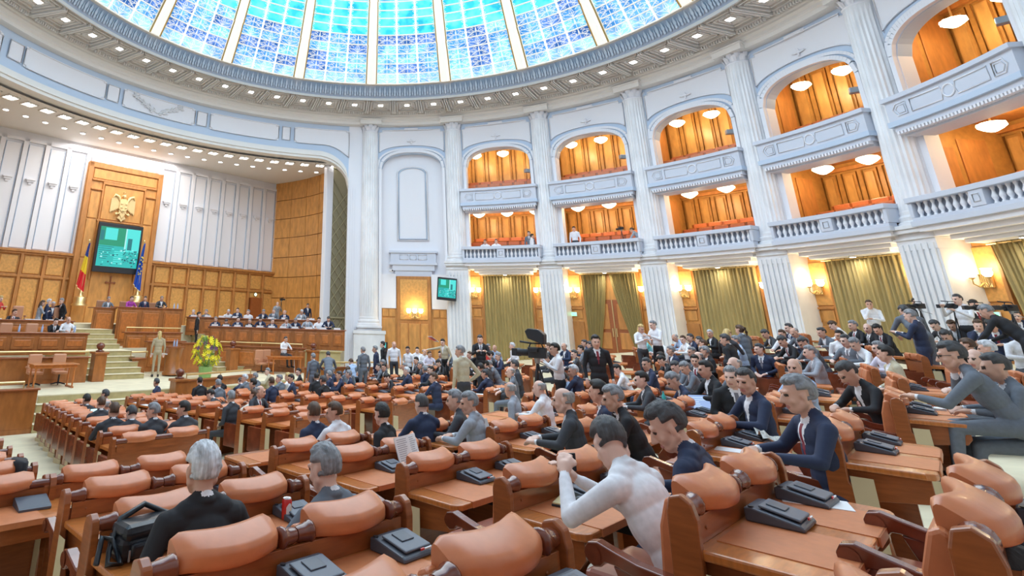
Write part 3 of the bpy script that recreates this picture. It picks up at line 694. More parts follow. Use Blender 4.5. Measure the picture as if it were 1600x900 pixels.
# ------------------------------------------------------------------ stage
SM = 25.3                                  # mirror: l -> SM - l
def SM4(s, l, z=0, rz=None):               # matrix: local x along l, local y along s (away from hall), z up
    p = SL(s, l, z); return Matrix.Translation(p) @ Matrix.Rotation(-AZ if rz is None else rz, 4, 'Z')
RZ = -AZ
def sbox(b, l0, l1, s0, s1, z0, z1, mi=0, n=1):
    b.box(l0, l1, s0, s1, z0, z1, mi, None, n); return b
SW = lambda v: SL(v[1], v[0], v[2])        # local coords (l, s, z) -> world
WR = Matrix.Identity(4)
def sbuild(b, name, mats, parent=None, bevel=0): return b.build(name, mats, parent, warp=SW, bevel=bevel)
def stage_shell():
    # platform and its carpet steps
    b = MB(); sbox(b, -2, 14.2, 19.9, 34, -.2, .85); sbox(b, 14.2, 26, 20.6, 34, -.2, .85); tag(sbuild(b, 'floor', [M_carpet]), kind='structure')
    st = thing('trim_3', (0, 0, 0), kind='structure')
    for k in range(3):
        b = MB(); zt = .85-.21*(k+1); s1 = 19.9-.32*k; 
        sbox(b, 5.8-.1*k, 10.4, s1-.32, s1, -.1, zt-.012, 1); sbox(b, 5.8-.1*k, 10.4, s1-.34, s1, zt-.012, zt, 0)
        b2 = [(10.4, 17.0)]
        sbox(b, 13.4, 16.6, s1-.1-.32, s1+.6, -.1, zt-.012, 1); sbox(b, 13.4, 16.6, s1-.1-.34, s1+.6, zt-.012, zt, 0)
        sbuild(b, 'step', [M_carpet, M_riser], st)
    b = MB(); sbox(b, 5.9, 10.4, 19.88, 19.92, .0, .82, 0); sbox(b, 10.4, 14.2, 19.85, 19.92, 0, .82, 0); sbox(b, 14.1, 22, 20.5, 20.62, 0, .82, 0); sbuild(b, 'riser', [M_riser], st)
    # left and right flights to the upper level
    for (la, lb, s_0) in ((8.0, 10.75, 23.4), (15.0, 17.0, 25.0)):
        for k in range(5):
            z = .85+.19*(k+1); s_ = s_0+.36*k; g = .12*(4-k)
            b = MB(); sbox(b, la-g*(1 if la < 12 else 0), lb+g*(0 if la < 12 else 1.6), s_, s_+3.2-.36*k, z-.19, z-.012, 1); sbox(b, la-g*(1 if la < 12 else 0)-.02, lb+g*(0 if la < 12 else 1.6)+.02, s_-.03, s_+3.2-.36*k, z-.012, z, 0)
            sbuild(b, 'step', [M_carpet, M_riser], st, bevel=.004)
        for k in range(4):
            z = 1.8+.19*(k+1); s_ = s_0+2.8+.36*k; b = MB(); sbox(b, la+.9, lb, s_, s_+3, z-.19, z-.012, 1); sbox(b, la+.9, lb, s_-.03, s_+3, z-.012, z, 0); sbuild(b, 'step', [M_carpet, M_riser], st)
    b = MB(); sbox(b, 0, 25.3, 26.6, 34, .85, 1.8); sbox(b, 9.5, 16, 29.4, 34, 1.8, 2.75); sbox(b, -1, 9.5, 27.9, 34, 1.8, 2.45); sbox(b, 16, 25.3, 27.9, 34, 1.8, 2.3); tag(sbuild(b, 'floor', [M_carpet]), kind='structure')
    # ceiling of the stage with rows of lamps
    b = MB(); n = 60
    for k in range(n):
        a = -1.5+1.46*k/n; a2 = -1.5+1.46*(k+1)/n
        b.add([cyl(a, 17.2, 12.66), cyl(a2, 17.2, 12.66), cyl(a2, 26, 12.66), cyl(a, 26, 12.66)], [(0, 1, 2, 3)])
        b.add([cyl(a, 17.5, 12.5), cyl(a2, 17.5, 12.5), cyl(a2, 17.9, 12.66), cyl(a, 17.9, 12.66)], [(0, 1, 2, 3)])
    cl = b.build('ceiling', [M_cream]); tag(cl, kind='structure')
    for k in range(25):
        a = -1.30+.0525*k
        lp = thing('recessed_lamp', cyl(a, 18.65, 12.66), -a, 'recessed four-lamp cluster in the stage ceiling, %s from the left' % ordinal(k), 'lamp', 'lamp clusters in the stage ceiling')
        b = MB(); b.box(-.30, .30, -.30, -.26, -.06, 0); b.box(-.30, .30, .26, .30, -.06, 0); b.box(-.30, -.26, -.30, .30, -.06, 0); b.box(.26, .30, -.3, .3, -.06, 0); b.build('frame', [M_cream], lp)
        b = MB()
        for (x, y) in ((-.13, -.12), (.13, -.12), (-.13, .14), (.13, .14)): b.lathe([(.065, -.045), (.07, -.01)], 10, 0, Matrix.Translation((x, y, 0)))
        b.build('lamp_glass', [M_ledw], lp)
        if k % 1 == 0 and a > -1.15:
            dl = thing('downlight', cyl(a, 20.4, 12.66), -a, 'round stage ceiling downlight beside lamp cluster, %s from the left' % ordinal(k), 'lamp', 'round downlights in the stage ceiling')
            b = MB(); b.lathe([(.15, -.05), (.18, 0)], 16, 0); b.build('rim', [M_white], dl); b = MB(); b.lathe([(.13, -.055), (.13, -.03)], 16, 0); b.build('lamp_glass', [M_ledw], dl)
    # back wall
    bw = thing('wall_back', (0, 0, 0), kind='structure'); W0, W1, PW = 10.5, 15.06, 1.14
    b = MB(); sbox(b, -2, 27, 34.05, 34.2, 0, 12.7, 0); sbuild(b, 'wall_face', [M_white], bw)
    L = [W0-PW*k for k in range(12)]; Rr = [W1+PW*k for k in range(9)]
    for seq, sg in ((L, -1), (Rr, 1)):
        for x in seq:
            x0, x1 = (x-PW, x) if sg < 0 else (x, x+PW)
            if x1 > 24.4: continue
            b = MB(); fr = .12
            sbox(b, x0+.0, x0+fr, 33.9, 34.06, 6.35, 12.25); sbox(b, x1-fr, x1, 33.9, 34.06, 6.35, 12.25); sbox(b, x0, x1, 33.9, 34.06, 12.1, 12.25)
            sbox(b, x0+.2, x1-.2, 33.99, 34.06, 6.4, 11.95, 0)
            b.tube([(x0+.19, 33.98, 6.45), (x0+.19, 33.98, 11.96), (x1-.19, 33.98, 11.96), (x1-.19, 33.98, 6.45)], .022, 4, 1)
            sbuild(b, 'wall_panel', [M_white, M_blue], bw)
            b = MB(); xm = (x0+x1)/2; sbox(b, xm-.24, xm+.24, 33.78, 34.0, 9.98, 10.06); sbox(b, xm-.18, xm+.18, 33.84, 34.0, 9.88, 9.98); sbox(b, xm-.08, xm+.08, 33.9, 34.0, 9.76, 9.88)
            sbuild(b, 'bracket', [M_white], bw)
    for k in range(4):
        x0 = W0+PW*k; b = MB(); b.tube([(x0+.16, 33.98, 11.72), (x0+.16, 33.98, 12.1), (x0+PW-.16, 33.98, 12.1), (x0+PW-.16, 33.98, 11.72)], .03, 4, 0, closed=True)
        sbox(b, x0+.2, x0+PW-.2, 33.96, 34.06, 11.76, 12.06, 1); sbuild(b, 'wall_panel', [M_white, M_greyblue], bw)
    # tall wooden panel
    b = MB(); sbox(b, W0, W1, 33.7, 34.06, 2, 11.6); sbuild(b, 'wood_backing', [M_panel], bw)
    b = MB()
    for (x0, x1, z0, z1) in ((W0, W0+.28, 2, 11.6), (W1-.28, W1, 2, 11.6), (W0, W1, 11.3, 11.6), (W0+.3, W1-.3, 10.55, 10.66), (W0+.95, W0+1.05, 5.0, 10.5), (W1-1.05, W1-.95, 5.0, 10.5), (W0+.95, W1-.95, 10.4, 10.55), (W0+.3, W0+1, 10.0, 10.1), (W1-1, W1-.3, 10.0, 10.1), (W0+.9, W1-.9, 8.25, 8.35)):
        sbox(b, x0, x1, 33.58, 33.72, z0, z1)
    sbuild(b, 'wood_moulding', [M_paneldk], bw, bevel=.02)
    for (x0, x1, z0, z1) in ((W0+.35, W0+.88, 8.4, 9.9), (W0+.35, W0+.88, 6.2, 8.3), (W0+.35, W0+.88, 2.6, 6.1), (W1-.88, W1-.35, 8.4, 9.9), (W1-.88, W1-.35, 6.2, 8.3), (W1-.88, W1-.35, 2.6, 6.1), (W0+1.1, W1-1.1, 8.4, 10.35), (W0+1.1, W1-1.1, 5.6, 8.2), (W0+1.1, W1-1.1, 2.6, 5.5), (W0+.35, W1-.35, 10.7, 11.25)):
        b = MB(); sbox(b, x0, x1, 33.64, 33.72, z0, z1); sbuild(b, 'wall_panel', [M_panel], bw, bevel=.02)
    # wainscot
    for seq, sg in (([W0-.25-1.14*k for k in range(11)], -1), ([W1+.25+1.14*k for k in range(8)], 1)):
        for x in seq:
            x0, x1 = (x-1.14, x) if sg < 0 else (x, x+1.14)
            if x1 > 24.6: continue
            for (z0, z1) in ((5.1, 6.0), (2.6, 4.85)):
                b = MB(); sbox(b, x0+.15, x1-.15, 33.82, 33.95, z0, z1); sbuild(b, 'wood_panel', [M_burl], bw, bevel=.04)
    b = MB()
    for (x0, x1) in ((-2, W0), (W1, 24.4)):
        sbox(b, x0, x1, 33.88, 34.0, 1.8, 6.3, 1); sbox(b, x0, x1, 33.62, 34.0, 6.18, 6.32); sbox(b, x0, x1, 33.72, 34.0, 6.08, 6.18); sbox(b, x0, x1, 33.74, 34.0, 4.92, 5.04)
        k = 0
        while True:
            x = (W0-.25-1.14*k) if x0 < 0 else (W1+.25+1.14*k)
            if x < -2 or x > 24.4: break
            sbox(b, x-.07, x+.07, 33.72, 34.0, 2.0, 6.1); k += 1
    sbuild(b, 'wood_moulding', [M_paneldk, M_panel], bw, bevel=.015)
    # side walls: curved timber, white pilaster, grille; mirrored on the far side
    for mir in (0, 1):
        fx = (lambda l: l) if not mir else (lambda l: SM-l)
        sw = thing('wall_side', (0, 0, 0), kind='structure')
        pts = [(34.0-6.2*t/8, 24.05+.45*math.sin(PI*t/8)) for t in range(9)]
        zs = [1.8, 4.6, 5.95, 7.3, 8.65, 10.0, 11.35, 12.7]
        for k in range(8):
            for j in range(7):
                if k % 2 == 0:
                    (s0, l0), (sm, lm), (s1, l1) = pts[k], pts[k+1], pts[k+2]
                    b = MB(); b.add([(fx(l0), s0-.02, zs[j]+.02), (fx(lm), sm, zs[j]+.02), (fx(l1), s1+.02, zs[j]+.02), (fx(l1), s1+.02, zs[j+1]-.02), (fx(lm), sm, zs[j+1]-.02), (fx(l0), s0-.02, zs[j+1]-.02),
                                     (fx(l0+.08), s0-.02, zs[j]+.02), (fx(lm+.08), sm, zs[j]+.02), (fx(l1+.08), s1+.02, zs[j]+.02), (fx(l1+.08), s1+.02, zs[j+1]-.02), (fx(lm+.08), sm, zs[j+1]-.02), (fx(l0+.08), s0-.02, zs[j+1]-.02)],
                                    [(0, 1, 4, 5), (1, 2, 3, 4), (0, 1, 7, 6), (1, 2, 8, 7), (5, 4, 10, 11), (4, 3, 9, 10), (0, 5, 11, 6), (2, 3, 9, 8)])
                    sbuild(b, 'wood_panel', [M_panel], sw)
        b = MB()
        for k in range(8):
            (s0, l0), (s1, l1) = pts[k], pts[k+1]
            b.add([(fx(l0+.1), s0, 1.8), (fx(l1+.1), s1, 1.8), (fx(l1+.1), s1, 12.7), (fx(l0+.1), s0, 12.7)], [(0, 1, 2, 3)])
        sbuild(b, 'wood_backing', [M_wood], sw)
        b = MB(); sbox(b, *sorted((fx(23.02), fx(23.56))), 27.0, 27.35, .85, 12.7); sbuild(b, 'pilaster', [M_white], sw, bevel=.05)
        b = MB(); sbox(b, *sorted((fx(23.5), fx(25.6))), 27.12, 27.2, 1.2, 12.7); sbuild(b, 'grille_backing', [M_fabdark], sw)
        b = MB()
        for k in range(60):
            z0 = 1.2+k*.38
            for d in (1, -1):
                za, zb = (z0, z0+2.4) if d > 0 else (z0+2.4, z0)
                if max(za, zb) < 12.7 and k % 2 == 0: b.tube([(fx(23.55), 27.08, za), (fx(25.6), 27.08, zb)], .03, 4, 0)
        for z in (1.3, 3.4, 12.6): b.tube([(fx(23.55), 27.05, z), (fx(25.6), 27.05, z)], .06, 4, 0)
        o = sbuild(b, 'grille_bars', [mat('grille_bronze', (.52, .46, .28), .5, .3)], sw); o['kind'] = 'stuff'
        b = MB(); sbox(b, *sorted((fx(23.56), fx(25.6))), 26.9, 27.3, .85, 1.6); sbuild(b, 'plinth', [M_white], sw)
    # door of the curved wall
    d = thing('door_2', (0, 0, 0), kind='structure'); b = MB(); sbox(b, 22.3, 23.1, 33.5, 33.9, 2.3, 4.55); sbuild(b, 'door_leaf', [M_wood], d, bevel=.01)
stage_shell()
e = thing('exit_sign', SL(33.6, 22.6, 4.75), RZ, 'small round lit sign above the door by the curved timber wall', 'exit sign')
b = MB(); b.lathe([(.13, 0), (.13, .05)], 14, 0, Matrix.Rotation(PI/2, 4, 'X')); b.build('rim', [M_black], e); b = MB(); b.lathe([(.1, .0), (.1, .06)], 14, 0, Matrix.Rotation(PI/2, 4, 'X')); b.build('face', [mat('sign_pale', (.8, 1, .7), .4, emit=2)], e)

# coat of arms: eagle with shield, in gilded relief
def eagle():
    t = thing('coat_of_arms', SL(33.62, 12.78, 9.28), RZ, 'gilded eagle coat of arms on the tall wooden panel above the screen', 'coat of arms')
    def part(nm, poly, y0, y1, mi=M_gold, bev=.03):
        b = MB(); b.prism(poly, y0, y1, 'y'); return b.build(nm, [mi], t, bevel=bev)
    body = [(-.22, -.45), (0, -.78), (.22, -.45), (.27, .2), (.15, .42), (-.15, .42), (-.27, .2)]
    part('body', body, -.14, 0)
    for s in (-1, 1):
        for k in range(6):
            x = s*(.26+.085*k); zt = .62-.035*abs(k-2)**1.5; zb = -.12-.06*k+(.0 if k < 4 else .04)
            part('wing_feather', [(x-s*.05, zt), (x+s*.04, zt-.04), (x+s*.055, zb), (x, zb-.1), (x-s*.04, zb+.03)], -.11+.01*k, 0, bev=.012)
        b = MB(); b.tube([(s*.2, -.09, .2), (s*.35, -.13, .52), (s*.55, -.12, .60), (s*.66, -.08, .42)], [.07, .09, .08, .03], 8); b.build('wing_arch', [M_gold], t)
        b = MB(); b.tube([(s*.15, -.12, -.4), (s*.28, -.15, -.5), (s*.36, -.14, -.42)], .05, 6); b.ell((s*.36, -.14, -.5), (.1, .06, .08)); b.build('claw', [M_gold], t)
    part('tail', [(-.12, -.5), (-.26, -.74), (-.1, -.82), (0, -.95), (.1, -.82), (.26, -.74), (.12, -.5)], -.1, 0, bev=.015)
    b = MB(); b.ell((0, -.12, .56), (.11, .09, .13)); b.tube([(-.06, -.15, .6), (-.18, -.17, .57), (-.2, -.16, .5)], [.05, .03, .01], 6); b.build('head', [M_gold], t)
    b = MB(); b.tube([(-.08, -.12, .68), (-.1, -.12, .8), (-.04, -.12, .74), (0, -.12, .84), (.04, -.12, .74), (.1, -.12, .8), (.08, -.12, .68)], .022, 5); b.build('crown', [M_gold], t)
    part('shield', [(-.26, .25), (.26, .25), (.26, -.2), (0, -.42), (-.26, -.2)], -.19, -.12, bev=.015)
    for (x, z) in ((-.13, .12), (.13, .12), (-.13, -.1), (.13, -.1), (0, -.28)):
        b = MB(); b.ell((x, -.2, z), (.07, .03, .06), 0, None, 8, 6); b.tube([(x-.08, -.2, z-.05), (x, -.21, z+.07), (x+.08, -.2, z-.04)], .015, 4); b.build('quartering_emblem', [M_gold], t)
eagle()
# cross below the screen
t = thing('cross', SL(33.62, 12.72, 4.75), RZ, 'wooden trefoil cross on the panel below the big screen', 'cross')
b = MB(); b.box(-.035, .035, -.06, 0, -.75, .42); b.box(-.2, .2, -.06, 0, .12, .19)
for (x, z) in ((0, .45), (-.24, .155), (.24, .155)): b.ell((x, -.03, z), (.07, .04, .07), 0, None, 8, 6)
b.build('cross_body', [M_wood], t)
# screens
def screen_mat(name, seed):
    m, nt, bs = _new(name); tc = nt.nodes.new('ShaderNodeTexCoord'); mp = nt.nodes.new('ShaderNodeMapping'); mp.inputs['Location'].default_value = (seed, 0, 0)
    nt.links.new(tc.outputs['Object'], mp.inputs[0]); return m, nt, bs, mp
def tv(name, M, w, h, label, small=False):
    t = thing(name, (0, 0, 0), 0, label, 'screen'); t.matrix_world = M
    b = MB(); b.box(-w/2, w/2, -.06, .12, -h/2, h/2); b.build('housing', [M_black], t, bevel=.02)
    iw, ih = w*.45, h*.40
    cols = {'a': (.03, .55, .52), 'b': (.10, .85, .80), 'c': (.02, .22, .24), 'd': (.45, .95, .95), 'e': (.01, .08, .12), 'f': (.02, .35, .20)}
    ms = {k: mat('screen_tint_'+k, (0, 0, 0), .3, emit=.95, ecol=v) for k, v in cols.items()}
    z0 = .02*h
    def cell(x0, x1, za, zb, k, y=-.065):
        b.add([(x0*iw, y, z0+za*ih), (x1*iw, y, z0+za*ih), (x1*iw, y, z0+zb*ih), (x0*iw, y, z0+zb*ih)], [(0, 1, 2, 3)], 'abcdef'.index(k))
    b = MB(); cell(-1, 1, -1, 1, 'a'); cell(-1, .25, .05, 1, 'f', -.066); cell(-.75, -.7+.55, .35, .95, 'b', -.067); cell(.25, 1, -.2, 1, 'b', -.066); cell(.25, .32, -.2, 1, 'd', -.067)
    cell(-.98, -.8, .3, .8, 'c', -.067); cell(.4, .62, -.1, .5, 'c', -.067)
    for k in range(7): cell(-1+.02*k, -.25-.05*k, -.02-.1*k, .0-.1*k, 'e', -.067); cell(-.2, .25, -.25-.1*k, -.2-.1*k, 'b', -.067)
    rr = random.Random(3)
    for k in range(46): x = rr.uniform(-.9, .9); z = rr.uniform(-.95, -.1); cell(x, x+rr.uniform(.04, .12), z, z+rr.uniform(.03, .08), rr.choice('ecdba'), -.068)
    for k in range(30): x = rr.uniform(.2, .95); z = rr.uniform(-.8, -.1); cell(x, x+.05, z, z+.05, rr.choice('ce'), -.069)
    b.build('screen_picture', [ms[k] for k in 'abcdef'], t); return t
tv('television', SM4(33.3, 12.78, 6.8), 2.62, 2.75, 'large black video screen showing the chamber, on the wooden panel below the eagle')
am = COLA[1]; tv('television', Matrix.Translation(cyl(am-.035, 16.1, 5.05)) @ Matrix.Rotation(-am+.25, 4, 'Z') @ Matrix.Rotation(.08, 4, 'Y'), 1.05, 1.2, 'hanging video screen beside the second column, right of the wooden portal')
t = tv('display', Matrix.Translation(cyl(COLA[0]+.05, 16.0, 2.0)) @ Matrix.Rotation(-.6, 4, 'Z'), .32, .42, 'small blue display at the foot of the column beside the stage')
# flags
def flag(l, s, z0, z1, kind):
    nm = 'romanian' if kind == 0 else 'starred'
    t = thing('flag', SL(s, l, z0), RZ, ('blue, yellow and red flag on a pole left of the big screen' if kind == 0 else 'blue flag with gold stars on a pole right of the big screen'), 'flag')
    H = z1-z0
    b = MB(); b.tube([(0, 0, 0), (.0, 0, H)], .03, 8); b.ell((0, 0, H+.06), (.05, .05, .1)); b.build('pole', [M_brass], t)
    b = MB(); b.lathe([(.42, -.5), (.42, -.42), (.3, -.36), (.36, -.1), (.3, -.05), (.12, .02), (.09, .22), (.04, .3)], 18); b.build('base', [M_brass], t)
    blu, yel, red = mat('flag_blue', (.03, .08, .42), .7), mat('flag_yellow', (.95, .72, .05), .7), mat('flag_red', (.75, .03, .04), .7)
    bands = [(blu, 0, .3), (yel, .3, .64), (red, .64, 1)] if kind == 0 else [(mat('flag_eu_blue', (.02, .09, .50), .7), 0, 1)]
    Hc = H*.92
    def P(u, v):   # u along fly (0..1), v down (0..1)
        sp = .06+.42*v*(.4+.6*u); return (-.30*v*H*.3+sp*(u-.3)*1.0, -.04+.07*math.sin(u*14+v*3)-.05*u, H-.05-Hc*(v*(.86+.14*u)))
    for (m, v0, v1) in bands:
        b = MB(); nu, nv = 16, 8; vs = [P(i/nu, v0+(v1-v0)*j/nv) for j in range(nv+1) for i in range(nu+1)]
        b.add(vs, [(j*(nu+1)+i, j*(nu+1)+i+1, (j+1)*(nu+1)+i+1, (j+1)*(nu+1)+i) for j in range(nv) for i in range(nu)], 0, smooth=True); b.build('flag_band' if kind == 0 else 'flag_cloth', [m], t)
    if kind == 1:
        b = MB()
        for k in range(12):
            c = P(.5+.32*math.cos(k*PI/6), .5+.2*math.sin(k*PI/6)); pts = [(c[0]+(.06 if q % 2 == 0 else .025)*math.sin(q*PI/5), c[2]+(.06 if q % 2 == 0 else .025)*math.cos(q*PI/5)) for q in range(10)]
            b.prism(pts, c[1]-.05, c[1]-.03, 'y')
        b.build('gold_star', [yel], t)
    b = MB(); b.tube([P(u/8, 1.0) for u in range(9)], .03, 5); b.build('fringe', [M_gold], t)
flag(11.0, 33.0, 4.1, 6.95, 0); flag(14.15, 33.0, 4.3, 7.25, 1)

# benches of the presidium and the government
def desk(name, pts, z0, z1, label, depth=.55, top=M_wood, nm_panel=True, cat='desk', pw=.75, group=None, face=M_stagewood):
    """panelled desk front along a polyline of (s, l); the room side faces the hall"""
    t = thing(name, (0, 0, 0), 0, label, cat, group)
    for k in range(len(pts)-1):
        (s0, l0), (s1, l1) = pts[k], pts[k+1]
        A, B = SL(s0, l0), SL(s1, l1); d = (B-A); L = d.length; ang = math.atan2(d.y, d.x)
        M = Matrix.Translation(A) @ Matrix.Rotation(ang, 4, 'Z')
        b = MB(); b.box(0, L, 0, .06, z0, z1-.05); b.box(0, L, -.02, .08, z0, z0+.12); b.build('front_board', [face], t, M=M)
        b = MB(); b.box(-.05, L+.05, -.06, depth, z1-.05, z1); b.build('desk_top', [top], t, M=M, bevel=.012)
        if nm_panel:
            n = max(1, round(L/pw)); w = L/n
            for q in range(n):
                b = MB(); b.box(q*w+.08, (q+1)*w-.08, -.035, .01, z0+.2, z1-.16); b.build('front_panel', [M_stagewood], t, M=M, bevel=.02)
                b = MB(); b.box(q*w+.18, (q+1)*w-.18, -.05, -.02, z0+.3, z1-.26); b.build('raised_field', [M_wood2], t, M=M, bevel=.015)
    return t
def chair(P, rz, label, m=M_chair, h=1.0, group=None):
    t = thing('armchair', P, rz, label, 'chair', group); t.scale = (.86, .86, .9)
    b = MB(); b.box(-.26, .26, -.28, .25, .40, .50); b.build('seat', [m], t, bevel=.04)
    b = MB(); b.box(-.26, .26, -.34, -.24, .48, h+.1); b.build('backrest', [m], t, bevel=.05)
    for s in (-1, 1):
        b = MB(); b.box(s*.30-.03, s*.30+.03, -.25, .2, .62, .68); b.box(s*.30-.025, s*.30+.025, -.05, 0, .45, .62); b.build('armrest', [m], t, bevel=.012)
    b = MB(); b.lathe([(.035, .05), (.035, .4)], 8)
    for k in range(5): a = 2*PI*k/5; b.tube([(0, 0, .1), (.28*math.cos(a), .28*math.sin(a), .05)], .025, 5)
    b.build('base', [M_black], t); return t
desk('presidium_desk', [(28.75, 10.3), (28.75, 11.35)], 1.8, 3.52, 'left wing of the tall panelled presidium desk under the screen', .7, pw=1.0)
desk('presidium_desk', [(28.45, 11.35), (28.45, 14.75)], 1.8, 3.58, 'high central presidium desk of dark wood where four people sit', .9, pw=1.15)
for k, (l, z) in enumerate(((11.35, 2.9), (12.55, 2.9), (13.25, 2.9), (14.2, 2.9))):
    chair(SL(30.6, l, 2.75), RZ+PI, 'high-backed tan chair, %s from the left behind the presidium desk' % ordinal(k), mat('leather_brown_light', (.42, .20, .11), .45), 1.15)
FACE = [(27.1, 15.6), (25.6, 17.1), (24.0, 18.55), (22.1, 20.3)]
desk('government_bench', FACE, 1.85, 2.80, 'long panelled front bench right of the presidium with a row of seated people', .5, pw=.72)
desk('government_bench', [(29.2, 15.4), (27.6, 17.3), (26.2, 18.9), (24.6, 20.7)], 2.3, 3.22, 'rear panelled bench right of the presidium, behind the long front bench', .5, pw=.72)
desk('bench_wall', [(26.0, 15.4), (24.6, 16.9), (23.2, 18.2), (22.9, 18.5)], .85, 1.95, 'plain wooden wall under the right-hand bench beside the stairs', .3, cat='low wall', pw=1.1)
desk('bench_wall', [(22.9, 18.5), (21.6, 19.6)], .1, 1.85, 'olive carpeted low wall below the right end of the front bench', .3, cat='low wall', nm_panel=False, face=M_riser, top=M_riser)
desk('side_bench', [(24.4, -.5), (24.2, 4.0), (23.9, 8.5)], 1.72, 2.50, 'front panelled bench left of the presidium with water bottles on it', .5, pw=.85)
desk('side_bench', [(27.4, 0), (27.2, 4.5), (27.0, 8.9)], 2.2, 2.90, 'rear wooden bench left of the presidium where people stand talking', .5, pw=.85)
desk('bench_wall', [(23.3, -.5), (23.1, 4.2), (22.9, 8.3)], .85, 1.72, 'wooden wall under the left-hand front bench behind two tan chairs', .3, cat='low wall', pw=1.2, nm_panel=False)
desk('parapet', [(19.0, -1), (19.0, 5.6)], .0, 1.15, 'low wooden parapet at the left foot of the stage steps', .2, cat='parapet', pw=1.3, nm_panel=False)
desk('parapet', [(19.6, 10.3), (20.0, 12.2), (20.6, 14.0)], .0, 1.12, 'wooden parapet in front of the flower arrangement', .2, cat='parapet', pw=.9, nm_panel=False)
desk('parapet', [(19.3, 15.6), (19.0, 17.4), (18.4, 18.9)], .1, 1.42, 'wooden parapet near the column at the right foot of the stage', .2, cat='parapet', pw=.9, nm_panel=False)
desk('lectern_wall', [(26.9, 11.2), (26.9, 14.0)], .9, 2.48, 'wide wooden wall with brass rail between presidium and lectern', .3, cat='wall', pw=.9)
desk('lectern_wall', [(25.5, 11.7), (25.5, 13.5)], .9, 2.15, 'inner wooden wall behind the woman at the lectern', .3, cat='wall', pw=.9)
desk('lectern_wall', [(24.5, 12.85), (24.5, 14.1)], .9, 2.12, 'high wooden screen wall behind the yellow flowers', .35, cat='wall', pw=1.2, nm_panel=False)
desk('lectern_wall', [(24.2, 10.55), (24.2, 11.1)], .9, 1.55, 'small wooden post wall with brass rail left of the lectern', .5, cat='wall', pw=.6, nm_panel=False)
t = thing('lectern', SL(24.0, 12.25, .9), RZ, 'rounded wooden lectern pedestal with glasses on it, right of the woman', 'lectern')
b = MB(); b.lathe([(.42, 0), (.42, .08), (.36, .12), (.36, .95), (.40, 1.0), (.42, 1.05)], 20); b.build('pedestal', [M_stagewood], t)
b = MB(); b.lathe([(.45, 1.05), (.46, 1.1)], 20); b.build('lectern_top', [M_wood], t)
b = MB(); b.box(-.9, -.3, -.1, .3, .78, .82); b.build('shelf', [M_paper], t)
def rail(pts, z, label):
    t = thing('brass_rail', (0, 0, 0), 0, label, 'rail'); P = [SL(s, l, z) for s, l in pts]
    b = MB(); b.tube(P, .035, 8); b.build('handrail', [M_brass], t)
    for p in P: b = MB(); b.tube([(p.x, p.y, z-.17), (p.x, p.y, z)], .02, 6); b.build('rail_post', [M_brass], t)
rail([(26.95, 11.25), (26.95, 12.6), (26.95, 13.95)], 2.66, 'brass rail on the wide wall behind the lectern')
rail([(23.1, 0), (22.95, 4.2), (22.75, 8.2)], 1.9, 'brass rail along the foot of the left front bench')
rail([(19.65, 10.6), (20.05, 12.2), (20.6, 13.9)], 1.29, 'brass rail above the parapet before the flowers')
rail([(25.9, 15.6), (24.5, 17.05), (23.0, 18.4)], 2.1, 'brass rail along the foot of the right front bench')
rail([(24.2, 10.45), (24.2, 11.15)], 1.78, 'short brass rail on the post left of the lectern')
rail([(19.2, 15.8), (18.9, 17.4), (18.5, 18.8)], 1.6, 'brass rail on the parapet near the column foot')
rail([(19.0, -.5), (19.0, 2.5), (19.0, 5.2)], 1.32, 'brass rail on the parapet left of the stage steps')
for (s, l, z, lab) in ((23.1, 8.75, .85, 'left of the stage steps'), (24.9, 15.7, .85, 'right of the flowers by the right stairs'), (22.6, 18.75, .85, 'at the right end of the bench wall'), (19.2, 10.1, .2, 'at the left end of the parapet before the flowers')):
    t = thing('newel_post', SL(s, l, z), RZ, 'wooden newel post with ball finial '+lab, 'post')
    b = MB(); b.box(-.22, .22, -.22, .22, 0, 1.0); b.box(-.27, .27, -.27, .27, .94, 1.02); b.build('post', [M_stagewood], t, bevel=.015)
    b = MB(); b.lathe([(.14, 1.02), (.16, 1.05), (.08, 1.08), (.08, 1.1), (.14, 1.16), (.155, 1.22), (.13, 1.29), (.04, 1.34)], 16); b.build('ball_finial', [M_wooddk], t)
def table(P, rz, w, lab):
    t = thing('table', P, rz, lab, 'table')
    b = MB(); b.box(-w/2, w/2, -.35, .35, .71, .75); b.box(-w/2+.05, w/2-.05, -.3, .3, .62, .71); b.build('table_top', [M_wood2], t, bevel=.01)
    for sx in (-1, 1):
        for sy in (-1, 1): b = MB(); b.lathe([(.035, .02), (.025, .1), (.04, .3), (.025, .5), (.04, .62)], 8, 0, Matrix.Translation((sx*(w/2-.12), sy*.26, 0))); b.build('leg', [M_wood2], t)
        b = MB(); b.box(sx*(w/2-.12)-.03, sx*(w/2-.12)+.03, -.34, .34, .0, .05); b.build('foot_rail', [M_wood2], t)
table(SL(21.7, 6.75, .85), RZ, 1.45, 'small wooden table with turned legs on the left of the stage')
chair(SL(22.4, 6.4, .85), RZ+PI, 'tan swivel chair, left one behind the small stage table'); chair(SL(22.4, 7.2, .85), RZ+PI, 'tan swivel chair, right one behind the small stage table')
table(SL(22.9, 17.3, .85), RZ-.2, 1.6, 'wooden table where a man in a white shirt sits, right of the stage')
chair(SL(23.6, 16.5, .85), RZ+PI, 'tan swivel chair left of the man in white at the stage table'); chair(SL(23.7, 17.0, .85), RZ+PI, 'tan swivel chair in the middle behind the right stage table')
b = MB(); b.tube([SL(22.8, 17.75, 1.6), SL(22.7, 17.75, .86)], .012, 5)
lt = tag(b.build('lamp_cable', M_paper), 'white cable hanging from the right stage table', 'cable')
